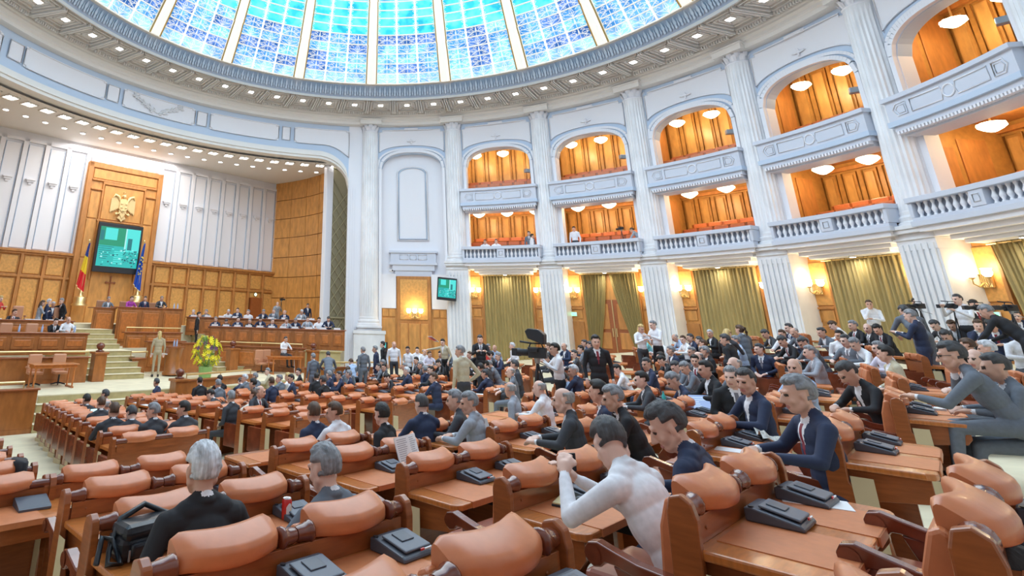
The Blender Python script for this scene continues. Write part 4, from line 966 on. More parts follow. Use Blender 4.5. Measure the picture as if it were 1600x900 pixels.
for k, (s, l) in enumerate(((28.3, .6), (28.3, 2.2), (28.3, 3.8), (28.3, 5.6), (28.3, 7.3), (28.3, 9.0))): chair(SL(s, l-.3, 2.45), RZ+PI, 'tan chair behind the rear left bench, %s from the left' % ordinal(k))
for k, (s, l) in enumerate(((25.2, .4), (25.2, 2.0), (25.1, 3.6), (25.1, 4.9), (25.0, 6.2), (25.0, 7.1))): chair(SL(s, l-.3, 1.8), RZ+PI, 'tan chair behind the front left bench, %s from the left' % ordinal(k))
for k in range(9):
    t_ = (k+.5)/9; i_ = min(int(t_*3), 2); q = t_*3-i_; s = FACE[i_][0]*(1-q)+FACE[i_+1][0]*q; l = FACE[i_][1]*(1-q)+FACE[i_+1][1]*q
    chair(SL(s+.85, l+.62, 1.8), RZ+PI-.75, 'tan chair behind the long front bench right of the presidium, %s from the left' % ordinal(k), h=.92)
# flower arrangement
t = thing('flower_arrangement', SL(22.4, 12.9, .85), RZ, 'tall arrangement of yellow flowers in a green wrapped pot', 'flowers')
b = MB(); b.lathe([(.20, 0), (.24, .05), (.28, .42), (.30, .45)], 16); b.build('pot', [mat('pot_green', (.30, .52, .18), .5)], t)
MF, ML, MP = mat('petal_yellow', (.92, .80, .03), .5), mat('leaf_green', (.20, .34, .08), .6), mat('petal_purple', (.16, .06, .14), .6)
for k in range(80):
    a = R.uniform(0, 2*PI); z = R.uniform(.5, 1.55); rr = .60*math.sin(PI*min(1, (z-.30)/1.4))**.7*R.uniform(.75, 1.05)
    c = Vector((rr*math.cos(a), rr*math.sin(a), z)); b = MB(); ax = Vector((math.cos(a), math.sin(a), .4)).normalized(); Mq = Matrix.Translation(c) @ ax.to_track_quat('Z', 'Y').to_matrix().to_4x4()
    for q in range(6): b.ell((.06, 0, .01), (.06, .028, .012), 0, Mq @ Matrix.Rotation(q*PI/3, 4, 'Z') @ Matrix.Rotation(-.35, 4, 'Y'), 6, 4)
    b.ell((0, 0, .01), (.025, .025, .02), 0, Mq, 6, 4); b.build('flower', [MP if k % 8 == 0 else MF], t)
b = MB()
for k in range(60):
    a = R.uniform(0, 2*PI); z = R.uniform(.4, 1.6); rr = .48*math.sin(PI*min(1, (z-.2)/1.6)); p0 = Vector((0, 0, .4)); p1 = Vector((rr*math.cos(a), rr*math.sin(a), z))
    b.tube([p0, p1], .006, 3); sd = Vector((-math.sin(a), math.cos(a), 0))*.05; b.add([p1-(p1-p0)*.15, p1+sd, p1+(p1-p0).normalized()*.16, p1-sd], [(0, 1, 2, 3)])
o = b.build('foliage', [ML], t); o['kind'] = 'stuff'

# ------------------------------------------------------------------ two-seat benches with desks
def headrest_mesh(nx=12, seg=None):
    # padded leather roll, bowed in plan, slightly arched
    b = MB(); prof = [(-.055, .035), (-.066, .042), (-.071, .06), (-.071, .088), (-.064, .106), (-.048, .118), (-.01, .136), (.035, .155), (.055, .157), (.068, .148), (.073, .13), (.072, .05), (.055, .035)]
    n = len(prof); vs = []
    for i in range(nx+1):
        t = i/nx; x = -.25+.50*t; bow = -.06*(1-(2*t-1)**2)+.02; e = 1-.12*abs(2*t-1)**6
        edge = .018 if i in (0, nx) else 0
        for (y, z) in prof: vs.append((x, bow+y*e*(1-.25*(i in (0, nx))), .80+z*e-.01*(1 if i in (0, nx) else 0)+.012*(2*t-1)**2))
    fs = [(i*n+j, i*n+(j+1) % n, (i+1)*n+(j+1) % n, (i+1)*n+j) for i in range(nx) for j in range(n)]
    b.add(vs, fs, 0, smooth=True); b.add(vs, [tuple(range(n)), tuple(range(nx*n, nx*n+n))[::-1]], 0)
    return b
def armrest_b(x):
    b = MB(); M = Matrix.Translation((x, 0, 0))
    pts = [(.05, .585), (.22, .60), (.32, .625), (.39, .645), (.435, .635), (.455, .60), (.445, .56), (.415, .54), (.38, .548), (.36, .57), (.32, .57), (.22, .545), (.05, .535)]
    b.prism(pts, -.034, .034, 'x', 0, M)
    b.prism([(.05, .20), (.22, .20), (.24, .36), (.33, .565), (.05, .54)], -.022, .022, 'x', 0, M)
    b.tube([(x-.040, .412, .592), (x+.040, .412, .592)], .032, 12, 0); return b
def bolster_b(x0, x1, flip=False):
    b = MB(); L = x1-x0; pr = [(.030, 0), (.046, .006), (.048, .02), (.040, L*.35), (.036, L*.6), (.034, L*.85), (.030, L)]
    if flip: pr = [(r, L-z) for r, z in pr][::-1]
    b.lathe(pr, 14, 0, Matrix.Translation((x0, -.02, .868)) @ Matrix.Rotation(PI/2, 4, 'Y')); return b
M_strip = mat('strip_cream', (.66, .55, .34), .6)
def make_unit(lod, desk_=True, seats=True):
    t = thing('bench_desk', (0, 0, 0))
    b = MB(); b.box(-.72, .72, -.035, .035, 0, .80); b.box(-.70, .70, -.05, -.03, .735, .835)
    for q in (-.6, .6): b.ell((q, -.053, .785), (.008, .005, .008), 0, None, 6, 4)
    b.build('back_panel', [M_wood], t, bevel=.004 if lod == 0 else 0)
    hb = headrest_mesh(14 if lod == 0 else 6)
    for x in (-.35, .35): hb.build('headrest', [M_leather], t, loc=(x, 0, 0))
    if lod == 0:
        for (x0, x1, fl) in ((-.72, -.605, True), (-.098, -.003, False), (.003, .098, True), (.605, .72, False)): bolster_b(x0, x1, fl).build('wood_roll', [M_wooddk], t)
    else:
        b = MB(); b.tube([(-.72, -.02, .86), (.72, -.02, .86)], .038, 6); b.build('wood_roll', [M_wooddk], t)
    post = [(.06, 0), (.055, .45), (.045, .70), (.04, .86), (.025, .91), (-.02, .925), (-.06, .90), (-.075, .84), (-.07, .62), (-.12, .55), (-.20, .42), (-.24, 0)] if desk_ else [(.10, 0), (.05, .86), (.03, .91), (-.02, .925), (-.05, .90), (-.055, 0)]
    for x in (-.745, .745):
        b = MB(); b.prism(post, x-.025, x+.025, 'x'); b.build('side_panel', [M_wood], t, bevel=.008 if lod == 0 else 0)
    if desk_:
        b = MB(); b.prism([(-.745, -.04), (.745, -.04), (.745, -.46), (.72, -.505), (.68, -.52), (-.68, -.52), (-.72, -.505), (-.745, -.46)], .695, .735, 'z'); b.build('desk_top', [M_wood2], t, bevel=.010 if lod == 0 else 0)
        for x in (-.325, .325):
            b = MB(); b.box(x-.245, x+.245, -.528, -.075, .7352, .7385); b.box(x-.245, x+.245, -.529, -.521, .70, .7385); b.build('leather_pad', [M_pad], t)
        if lod == 0:
            b = MB(); b.prism([(-.04, .695), (-.48, .695), (-.48, .60), (-.44, .55), (-.04, .50)], -.70, -.66, 'x'); b.prism([(-.04, .695), (-.48, .695), (-.48, .60), (-.44, .55), (-.04, .50)], .66, .70, 'x'); b.box(-.66, .66, -.10, -.06, .30, .695)
            b.build('apron', [M_wood], t, bevel=.004)
            b = MB(); b.box(-.06, .06, -.50, -.10, .60, .69); b.build('socket_box', [M_black], t)
            b = MB(); b.box(-.035, .045, -.20, -.14, .7355, .7375); b.build('brass_plate', [M_brass], t)
            b = MB(); b.box(-.03, .03, -.34, -.04, .0, .69); b.build('centre_support', [M_wood], t)
        else:
            b = MB(); b.box(-.70, .70, -.46, -.42, .58, .70); b.build('apron', [M_wood], t)
    b = MB(); b.box(-.772, -.768, -.20, -.08, .10, .66); b.box(-.785, -.765, -.24, .10, 0, .09); b.build('end_strip', [M_strip], t)
    if seats:
        for x in (-.35, .35):
            b = MB(); b.box(x-.27, x+.27, .06, .52, .40, .49)
            if lod == 0:
                c_ = MB(); c_.prism([(.036, .46), (.15, .46), (.125, .76), (.09, .87), (.06, .885), (.036, .87)], x-.30, x+.30, 'x'); c_.build('back_cushion', [M_leather], t, bevel=.018)
            b.build('seat', [M_burg if lod == 0 else M_burg], t, bevel=.03 if lod == 0 else 0)
        for x in (-.68, 0, .68):
            if lod == 0: armrest_b(x).build('armrest', [M_wooddk], t, bevel=.006)
        if lod: 
            for x in (-.68, 0, .68): b = MB(); b.box(x-.03, x+.03, .04, .5, .2, .62); b.build('armrest', [M_wooddk], t)
    return t
def copy_tree(o, parent=None):
    c = o.copy(); COL.objects.link(c); c.parent = parent
    for ch in list(o.children): copy_tree(ch, c)
    return c
PROTO = {}
def unit(x, y, head, lod, label, group=None, desk_=True, dz=0, seats=True):
    k = (lod, desk_, seats)
    if k not in PROTO: PROTO[k] = [make_unit(*k), False]
    p, used = PROTO[k]
    o = copy_tree(p) if used else p
    PROTO[k][1] = True
    o.location = (x, y, floor_xy(x, y)+dz); o.rotation_euler = (0, 0, -head)
    tag(o, label, 'bench', group); UNITS.append((x, y, head, lod, desk_, o)); return o
UNITS = []
H0 = AZ
# near block: column name, rows counted from the front
near = {
 'first near column': [(-1.86, 6.23), (-1.30, 5.28), (-.72, 4.22), (-.14, 3.16), (.33, 2.12), (.80, 1.14)],
 'second near column': [(-.02, 7.58), (.54, 6.46), (1.14, 5.53), (1.63, 4.51), (2.07, 3.32), (2.41, 2.42)],
 'third near column': [(1.76, 8.97), (2.48, 8.15), (3.20, 7.50), (3.76, 6.16), (4.06, 5.0)],
 'fourth near column': [(3.75, 11.11), (4.15, 9.7), (5.2, 9.2), (5.95, 8.3), (6.24, 6.85)]}
for nm, L in near.items():
    for k, (x, y) in enumerate(L):
        s = x*NX+y*NY; l = x*TX+y*TY
        unit(x, y, AZ-.75*math.atan2(max(l-3, 0), 45-s), 0, 'orange leather two-seat bench, %s from the left aisle, %s row from the front' % (nm, ordinal(k)))
colname = {5: 'fifth', 6: 'sixth', 7: 'seventh', 8: 'eighth', 9: 'ninth', 10: 'tenth'}
for c, l in ((5, 11.9), (6, 14.4), (7, 16.9), (8, 19.4), (9, 21.9), (10, 24.3)):
    for k, e in enumerate((6.1, 5.0, 3.85, 2.6, 1.45, .35, -.8)):
        r = 45-e; s = 45-math.sqrt(r*r-(l+.6-3)**2); P = SL(s, l+.5)
        d = math.hypot(P.x-CX, P.y-CY)
        if d > 15.6: continue
        unit(P.x, P.y, rowdir(s, l), 0 if c < 7 else 1, 'orange leather two-seat bench, %s column toward the columns, %s row from the front' % (colname[c], ordinal(k)))
for c, (la, sl_) in enumerate(((3.6, .2), (7.0, .1), (10.1, .0), (13.2, .0), (16.2, 0), (19.2, 0), (22.2, 0))):
    for k in (list(range(10)) if la < 12 else list(range(10))+[-1]):
        e = 8.65+1.0*k; l = la+sl_*(e-7.8)+.62; r = 45-e; s = 45-math.sqrt(r*r-(max(0, l-3))**2); P = SL(s, l)
        d = math.hypot(P.x-CX, P.y-CY)
        if d > 15.4 or s > 18.7 or (l > 15 and s > 17.2): continue
        plain = k == (0 if la < 12 else -1)
        if la > 12: k += 1
        unit(P.x, P.y, rowdir(s, l), 1, ('plain-backed leather bench, ' if plain else 'two-seat leather bench, ')+'front block, %s column, %s row from the back' % (ordinal(c), ordinal(k)), desk_=not plain)
for k in range(14):
    e = 5.9+1.0*k; l = 2.55+.14*(e-6)-1.05; P = SL(e, l-.25)
    unit(P.x, P.y, AZ, 1, 'leather bench, left edge beyond the aisle, %s row from the back' % ordinal(k))
# front desks of the near block (no seats)
for k, (x, y, h) in enumerate(((-2.47, 7.12, AZ), (-.65, 8.45, AZ), (1.1, 9.95, AZ-.06), (2.9, 11.8, AZ-.1))):
    t = thing('front_desk', (x, y, floor_xy(x, y)), -h, 'leather-topped front desk without seat back, %s from the left aisle along the cross aisle' % ordinal(k), 'desk')
    b = MB(); b.box(-.72, .72, -.04, .03, 0, .74); b.build('front_board', [M_wood], t, bevel=.006)
    b = MB(); b.box(-.745, .745, -.52, .03, .695, .735); b.build('desk_top', [M_wood2], t, bevel=.012)
    for xx in (-.325, .325): b = MB(); b.box(xx-.245, xx+.245, -.52, -.06, .7352, .7385); b.build('leather_pad', [M_pad], t)
    for xx in (-.73, .73): b = MB(); b.box(xx-.02, xx+.02, -.25, .03, 0, .695); b.build('side_panel', [M_wood], t)

# ------------------------------------------------------------------ voting consoles
def console(lod):
    t = thing('voting_console', (0, 0, 0))
    b = MB(); side = [(-.115, 0), (.115, 0), (.115, .057), (.083, .061), (-.098, .026), (-.115, .016)]
    b.prism(side, -.122, .122, 'x'); b.build('base', [M_cons], t, bevel=.012 if lod == 0 else 0)
    if lod == 0:
        Mt = Matrix.Translation((0, -.012, .048)) @ Matrix.Rotation(.185, 4, 'X')
        b = MB(); b.box(-.095, .095, -.088, .075, 0, .012, 0, Mt); b.build('lid', [M_cons2], t, bevel=.008)
        b = MB(); b.box(-.045, .045, -.02, .055, .012, .018, 0, Mt); b.build('speaker_cover', [M_cons], t, bevel=.003)
        b = MB(); b.box(.005, .03, -.10, -.094, .0, .009, 0, Mt); b.build('red_light', [mat('indicator_red', (.6, .02, .03), .3)], t)
        b = MB(); b.box(.035, .085, -.10, -.094, .0, .006, 0, Mt); b.build('label_strip', [M_paper], t)
        b = MB(); b.lathe([(.012, 0), (.014, .004)], 10, 0, Matrix.Translation((-.105, .088, .061))); b.build('socket', [M_black], t)
    return t
CP = {}
names_used = {}
def on_desk(u, dx, dy, h=.7385):
    x, y, hd = u[0], u[1], u[2]; z = floor_xy(x, y)
    c, s = math.cos(-hd), math.sin(-hd)
    return (x+dx*c-dy*s, y+dx*s+dy*c, z+h)
ncon = 0
for u in UNITS:
    if not u[4]: continue
    far = u[3] == 1
    for dx in (-.02, .56):
        if far and R.random() < .45: continue
        lod = 1 if far else 0
        if lod not in CP: CP[lod] = [console(lod), False]
        o = copy_tree(CP[lod][0]) if CP[lod][1] else CP[lod][0]; CP[lod][1] = True
        o.location = on_desk(u, dx, -.19); o.rotation_euler = (0, 0, -u[2]+R.uniform(-.06, .06))
        where = u[5]['label'].split(', ', 1)[1]
        tag(o, ('%s console, %s' % ('mid-desk' if dx < .3 else 'right-hand', where)), 'console'); ncon += 1

# ------------------------------------------------------------------ people
def MATC(n, c, r=.75, **k): return mat(n, c, r, noise_s=30, noise_a=.08, **k)
CL = {'N': ('navy suit', (.022, .035, .085)), 'K': ('black suit', (.014, .015, .02)), 'C': ('charcoal suit', (.045, .05, .062)), 'G': ('grey suit', (.15, .175, .215)), 'L': ('light grey suit', (.34, .37, .43)),
      'E': ('beige jacket', (.56, .50, .36)), 'W': ('white shirt', (.86, .87, .92)), 'B': ('light blue shirt', (.42, .56, .80)), 'P': ('pale lilac shirt', (.72, .68, .80)), 'T': ('turquoise top', (.22, .62, .66)),
      'R': ('red top', (.62, .05, .04)), 'F': ('floral white dress', (.80, .76, .66)), 'M': ('purple top', (.40, .05, .36)), 'S': ('patterned beige suit', (.46, .38, .25))}
HC = {'k': ('black', (.018, .015, .014)), 'b': ('brown', (.085, .045, .025)), 'd': ('dark grey', (.06, .06, .065)), 'g': ('grey', (.24, .25, .27)), 'w': ('white', (.58, .60, .64)), 'y': ('blond', (.62, .44, .18)), 'r': ('red', (.48, .14, .04)), '0': ('thin grey', (.33, .32, .32))}
M_skin = [mat('skin_a', (.74, .44, .33), .5), mat('skin_b', (.66, .38, .28), .5), mat('skin_c', (.80, .52, .42), .5)]
M_eye = mat('eye_dark', (.05, .035, .03), .3); M_lip = mat('lips', (.55, .22, .20), .5); M_shoe = mat('shoe_black', (.015, .015, .016), .3)
def cloth(k): return MATC('cloth_'+CL[k][0].replace(' ', '_'), CL[k][1])
def hairm(k):
    return mat('hair_'+HC[k][0].replace(' ', '_'), HC[k][1], .55, noise_s=22, noise_a=.45, stretch=(3, 1, .35), bump=.5)
M_tie = [mat('tie_dark_red', (.25, .02, .04), .5), mat('tie_blue', (.05, .09, .3), .5), mat('tie_grey', (.2, .2, .24), .5)]
REG = {'skin': 0, 'jac': 1, 'shirt': 2, 'trou': 3, 'shoe': 4, 'tie': 5, 'eye': 6, 'lip': 7}
V = Vector
def figure(kind='sit', lean=12, hyaw=0, hpitch=10, arms=None, legs=None, fem=False, twist=0, belly=0, fine=False):
    """returns capsules [(p, q, rp, rq, region)], ellipsoids [(c, r, M, region)], head matrix"""
    C_ = []; E_ = []
    sit = kind == 'sit'
    hz = .56 if sit else .96
    hip = V((0, .24, hz)) if sit else V((0, 0, hz))
    la = math.radians(lean); d = V((0, math.sin(la), math.cos(la)))
    if twist: d = (d+V((math.sin(math.radians(twist)), 0, 0))).normalized()
    T = Matrix.Rotation(-la, 4, 'X')
    def S(x, y, h): return hip+d*h+V((x, 0, 0))+(T.to_3x3() @ V((0, y, 0)))
    sw = .175 if fem else .195
    w = 1 if not fem else .88
    MT = Matrix.Translation(hip) @ T
    E_.append((hip+V((0, 0, .0)), (.17*(1.04 if fem else 1), .125, .12), T, 'trou'))
    E_.append((S(0, 0, .12), (.155*w+belly*.5, .115+belly, .15), T, 'jac')); E_.append((S(0, .0, .27), (.172*w, .118, .17), T, 'jac'))
    E_.append((S(0, -.005, .38), (.178*w, .11, .13), T, 'jac'))
    if fem: E_ += [(S(-.07, .09, .33), (.065, .06, .065), T, 'jac'), (S(.07, .09, .33), (.065, .06, .065), T, 'jac')]
    C_.append((S(-sw*.82, -.01, .45), S(sw*.82, -.01, .45), .066, .066, 'jac')); C_.append((S(-.1, -.02, .49), S(.1, -.02, .49), .058, .058, 'jac'))
    neck = S(0, .0, .515)
    for s in (-1, 1): C_.append((S(s*.13, -.015, .475), S(s*.035, -.02, .535), .052, .045, 'jac'))
    for k in range(5):
        a = PI+k*PI/5; C_.append((S(.064*math.cos(a), .058*math.sin(a)-.004, .535), S(.064*math.cos(a+PI/5), .058*math.sin(a+PI/5)-.004, .535), .021, .021, 'jac'))
    hy, hp = math.radians(hyaw), math.radians(hpitch)
    Hd = Matrix.Rotation(-hy, 4, 'Z') @ Matrix.Rotation(-hp, 4, 'X')
    hc = neck+d*.02+V((0, .022, .035))+Hd.to_3x3() @ V((0, .012, .09))
    HM = Matrix.Translation(hc) @ Hd @ Matrix.Scale(1.06, 4)
    C_.append((S(0, -.01, .46), hc+Hd.to_3x3() @ V((0, -.02, -.05)), .056 if not fem else .046, .052 if not fem else .042, 'skin'))
    for k in range(8):
        a = k*PI/4; C_.append((S(.056*math.cos(a), .052*math.sin(a), .525-.036*math.sin(a)), S(.056*math.cos(a+PI/4), .052*math.sin(a+PI/4), .525-.036*math.sin(a+PI/4)), .0165, .0165, 'shirt'))
    H = lambda x, y, z: HM @ V((x, y, z))
    E_.append((H(0, -.012, .03), (.074, .093, .088), Hd, 'skin')); E_.append((H(0, .03, -.02), (.062, .066, .085), Hd, 'skin')); E_.append((H(0, .045, -.082), (.042, .042, .036), Hd, 'skin'))
    C_.append((H(-.035, .03, -.08), H(-.062, -.01, -.045), .024, .022, 'skin')); C_.append((H(.035, .03, -.08), H(.062, -.01, -.045), .024, .022, 'skin'))
    C_.append((H(0, .094, .008), H(0, .112, -.03), .010, .0155, 'skin')); C_.append((H(-.012, .1, -.034), H(.012, .1, -.034), .010, .010, 'skin'))
    C_.append((H(-.04, .079, .03), H(.04, .079, .03), .012, .012, 'skin'))
    C_.append((H(-.018, .088, -.066), H(.018, .088, -.066), .007, .007, 'lip'))
    for s in (-1, 1):
        E_.append((H(s*.076, -.008, -.005), (.011, .02, .032), Hd, 'skin')); E_.append((H(s*.031, .082, .010), (.013, .009, .007), Hd, 'eye'))
        E_.append((H(s*.04, .06, -.03), (.022, .02, .022), Hd, 'skin'))
    # arms
    arms = arms or {'e': (.30, .20, -.20), 'w': (.15, .47, -.20)}
    for s in (-1, 1):
        A = arms.get('L' if s < 0 else 'R', arms); sh = S(s*sw, 0, .45)
        e = V((s*A['e'][0], hip.y+A['e'][1], hz+.45+A['e'][2])); wv = V((s*A['w'][0], hip.y+A['w'][1], hz+.45+A['w'][2]))
        C_.append((sh, e, .058*w, .044*w, 'jac')); C_.append((e, e+(wv-e)*.84, .046*w, .034*w, 'jac')); C_.append((e+(wv-e)*.8, wv-(wv-e)*.06, .030, .028, 'shirt'))
        fd = (wv-e).normalized()
        hd = V(A['h']) if 'h' in A else (fd+V((-s*.25, .1, -.1))).normalized()
        hd = V((hd.x*(s if 'h' in A else 1), hd.y, hd.z)).normalized()
        palm = wv+hd*.05; side = hd.cross(V((0, 0, 1)))
        if side.length < .2: side = V((1, 0, 0))
        side.normalize(); upv = side.cross(hd)
        C_.append((wv-(wv-e)*.04, palm, .026, .030, 'skin')); C_.append((wv+hd*.03-side*.02, wv+hd*.085-side*.028, .019, .018, 'skin')); C_.append((wv+hd*.03+side*.02, wv+hd*.085+side*.028, .019, .018, 'skin'))
        for q in range(4):
            o = side*(-.031+.0207*q); L = (.060, .072, .067, .052)[q]; r = .0095 if fine else .011
            p0 = wv+hd*.088+o; p1 = p0+(hd+upv*-.25).normalized()*L*.55; p2 = p1+(hd*.6+upv*-.8).normalized()*L*.5
            C_.append((p0, p1, r, r*.95, 'skin')); C_.append((p1, p2, r*.95, r*.85, 'skin'))
        th = side*(-s if True else s)
        C_.append((wv+hd*.02+th*.028*-1*s*-1, wv+hd*.065+th*.055, .014, .012, 'skin')); C_.append((wv+hd*.065+th*.055, wv+hd*.09+th*.05-upv*.01, .012, .010, 'skin'))
    # legs
    for s in (-1, 1):
        if sit:
            lg = legs or {'k': (.12, .46, .50), 'a': (.12, .50, .10)}
            h0 = hip+V((s*.09, 0, -.01)); k = V((s*lg['k'][0], hip.y+lg['k'][1]-.02, lg['k'][2])); a = V((s*lg['a'][0], hip.y+lg['a'][1], lg['a'][2]))
        else:
            st = (legs or {}).get('stride', 0); h0 = hip+V((s*.09, 0, -.02)); k = V((s*.105, .03+s*st*.5, .50)); a = V((s*.11, -.02+s*st, .09))
        C_.append((h0, k, .088, .058, 'trou')); C_.append((k, a, .058, .044, 'trou')); C_.append((a, a+V((0, .01, -.04)), .045, .045, 'shoe'))
        C_.append((V((a.x, a.y-.02, .045)), V((a.x+s*.02, a.y+.17, .035)), .042, .036, 'shoe'))
    return C_, E_, HM, MT
def closest_cap(P, a, b, ra, rb):
    ab = b-a; t = np.clip(((P-a) @ ab)/max(ab @ ab, 1e-9), 0, 1); return np.linalg.norm(P-(a+t[:, None]*ab), axis=1)-(ra+(rb-ra)*t)
def body_mesh(name, fig, voxel, smooth=3):
    C_, E_, HM, MT = fig; b = MB(); k = 10 if voxel > .012 else 14
    for (p, q, rp, rq, rg) in C_:
        L = (q-p).length; z = (q-p).normalized() if L > 1e-6 else V((0, 0, 1)); n = max(1, int(L/.05)) if False else 1
        Q = z.to_track_quat('Z', 'Y').to_matrix().to_4x4(); M = Matrix.Translation(p) @ Q
        pr = [(rp*math.sin(t*PI/8), -rp*math.cos(t*PI/8)) for t in range(0, 5)]+[(rq*math.cos(t*PI/8), L+rq*math.sin(t*PI/8)) for t in range(0, 5)]
        pr = [(max(r, 1e-4), z_) for r, z_ in pr]; b.lathe(pr, k, 0, M)
    for (c, r, T, rg) in E_: b.ell((0, 0, 0), r, 0, Matrix.Translation(c) @ T, 18, 12)
    me0 = bpy.data.meshes.new('tmp'); me0.from_pydata(b.v, [], b.f)
    o = bpy.data.objects.new('tmp', me0); COL.objects.link(o)
    m = o.modifiers.new('r', 'REMESH'); m.mode = 'VOXEL'; m.voxel_size = voxel; m.adaptivity = 0
    sm = o.modifiers.new('s', 'SMOOTH'); sm.factor = .5; sm.iterations = smooth
    dg = bpy.context.evaluated_depsgraph_get(); me = bpy.data.meshes.new_from_object(o.evaluated_get(dg))
    bpy.data.objects.remove(o); bpy.data.meshes.remove(me0)
    me.name = name; n = len(me.polygons); P = np.empty(n*3); me.polygons.foreach_get('center', P); P = P.reshape(-1, 3)
    best = np.full(n, 9.); reg = np.zeros(n, int)
    for (p, q, rp, rq, rg) in C_:
        d = closest_cap(P, np.array(p), np.array(q), rp, rq)-(.002 if rg in ('shirt', 'lip') else 0); w = d < best; best[w] = d[w]; reg[w] = REG[rg]
    for (c, r, T, rg) in E_:
        Q = (P-np.array(c)) @ np.array(T.to_3x3()); rr = np.array(r); kx = np.linalg.norm(Q/rr, axis=1); d = (kx-1)*rr.min()-(.003 if rg == 'eye' else 0)
        w = d < best; best[w] = d[w]; reg[w] = REG[rg]
    # shirt front and tie inside the jacket's V
    L = (P-np.array(MT.translation)) @ np.array(MT.to_3x3()); V_ = (reg == 1) & (L[:, 1] > .03) & (L[:, 2] > .24) & (L[:, 2] < .53) & (np.abs(L[:, 0]) < (L[:, 2]-.24)*.24)
    reg[V_] = 2; reg[V_ & (np.abs(L[:, 0]) < .024)] = 5
    me.materials.clear()
    for k in range(8): me.materials.append(M_skin[0])
    me.polygons.foreach_set('material_index', reg.astype(np.int32)); me.polygons.foreach_set('use_smooth', np.ones(n, bool)); me.update()
    return me
def hair_mesh(kind, fine=False):
    nu, nv = (64, 44) if fine else (28, 18); vs = []; fs = []
    def shape(x, y, z):
        # x,y,z unit direction. returns radius factor; <1 hides inside the skull
        f = 1.10
        face = y > .30 and z < .50+.1*abs(x)
        if face: f = .80
        if y > .05 and z < .05: f = .80
        if abs(x) > .75 and -.45 < z < .12 and y > -.45: f = .80
        if z < -.62 and kind not in ('long', 'pony'): f = .80
        if kind == 'bald' and (z > .42 or y > -.05): f = .80
        if kind == 'thin' and z > .86: f = .97
        return f
    for j in range(nv+1):
        t = -PI/2+PI*j/nv
        for i in range(nu):
            a = 2*PI*i/nu; x, y, z = math.cos(t)*math.cos(a), math.cos(t)*math.sin(a), math.sin(t); f = 0
            for (dx, dz) in ((0, 0), (.09, 0), (-.09, 0), (0, .09), (0, -.09)): f += shape(x+dx, y, z+dz)
            f /= 5
            if f > 1.0: f += (.035 if kind == 'full' else .0)+(noise.noise(V((x*14, y*5, z*5)))*.045+noise.noise(V((x*40, y*12, z*12)))*.03)*(1.5 if kind in ('full', 'long') else 1)
            p = [x*.079*f, -.012+y*.100*f, .032+z*.096*f]
            if kind == 'long' and z < -.1 and y < .25: p[2] -= .16*min(1, (-z-.1)*1.6); p[0] *= 1.12; p[1] -= .012
            vs.append(p)
    fs = [(j*nu+i, j*nu+(i+1) % nu, (j+1)*nu+(i+1) % nu, (j+1)*nu+i) for j in range(nv) for i in range(nu)]
    b = MB(); b.add(vs, fs, 0, smooth=True)
    if kind == 'pony': b.tube([(0, -.10, .05), (0, -.15, .02), (0, -.16, -.06), (0, -.14, -.16)], [.03, .04, .035, .008], 8)
    return b.mesh('hair', [hairm('k')])
A_desk = {'e': (.29, .18, -.19), 'w': (.14, .42, -.20)}
A_lap = {'e': (.27, .02, -.24), 'w': (.10, .26, -.33)}
A_mouth = {'L': {'e': (.24, .24, -.18), 'w': (.10, .42, -.18)}, 'R': {'e': (.20, .26, -.18), 'w': (.06, .25, .06), 'h': (-.3, .1, 1)}}
A_out = {'L': {'e': (.42, .14, -.12), 'w': (.62, .28, -.18)}, 'R': {'e': (.28, .16, -.2), 'w': (.14, .40, -.20)}}
A_down = {'e': (.26, -.03, -.28), 'w': (.25, .05, -.53), 'h': (0, .1, -1)}
A_hip = {'L': {'e': (.26, -.03, -.28), 'w': (.25, .05, -.53), 'h': (0, .1, -1)}, 'R': {'e': (.38, -.08, -.22), 'w': (.20, .06, -.40), 'h': (-.5, .3, -.7)}}
A_front = {'e': (.25, .12, -.22), 'w': (.12, .34, -.12)}
A_reach = {'L': {'e': (.26, -.02, -.28), 'w': (.22, .12, -.5), 'h': (0, .2, -1)}, 'R': {'e': (.42, .20, -.06), 'w': (.58, .42, -.10)}}
A_cam = {'L': {'e': (.26, .12, -.20), 'w': (.10, .33, -.05)}, 'R': {'e': (.30, .16, -.16), 'w': (.16, .34, .04)}}
A_chin = {'L': {'e': (.22, .12, -.26), 'w': (-.06, .26, -.22), 'h': (-1, .1, 0)}, 'R': {'e': (.20, .16, -.22), 'w': (.05, .17, .06), 'h': (-.2, 0, 1)}}
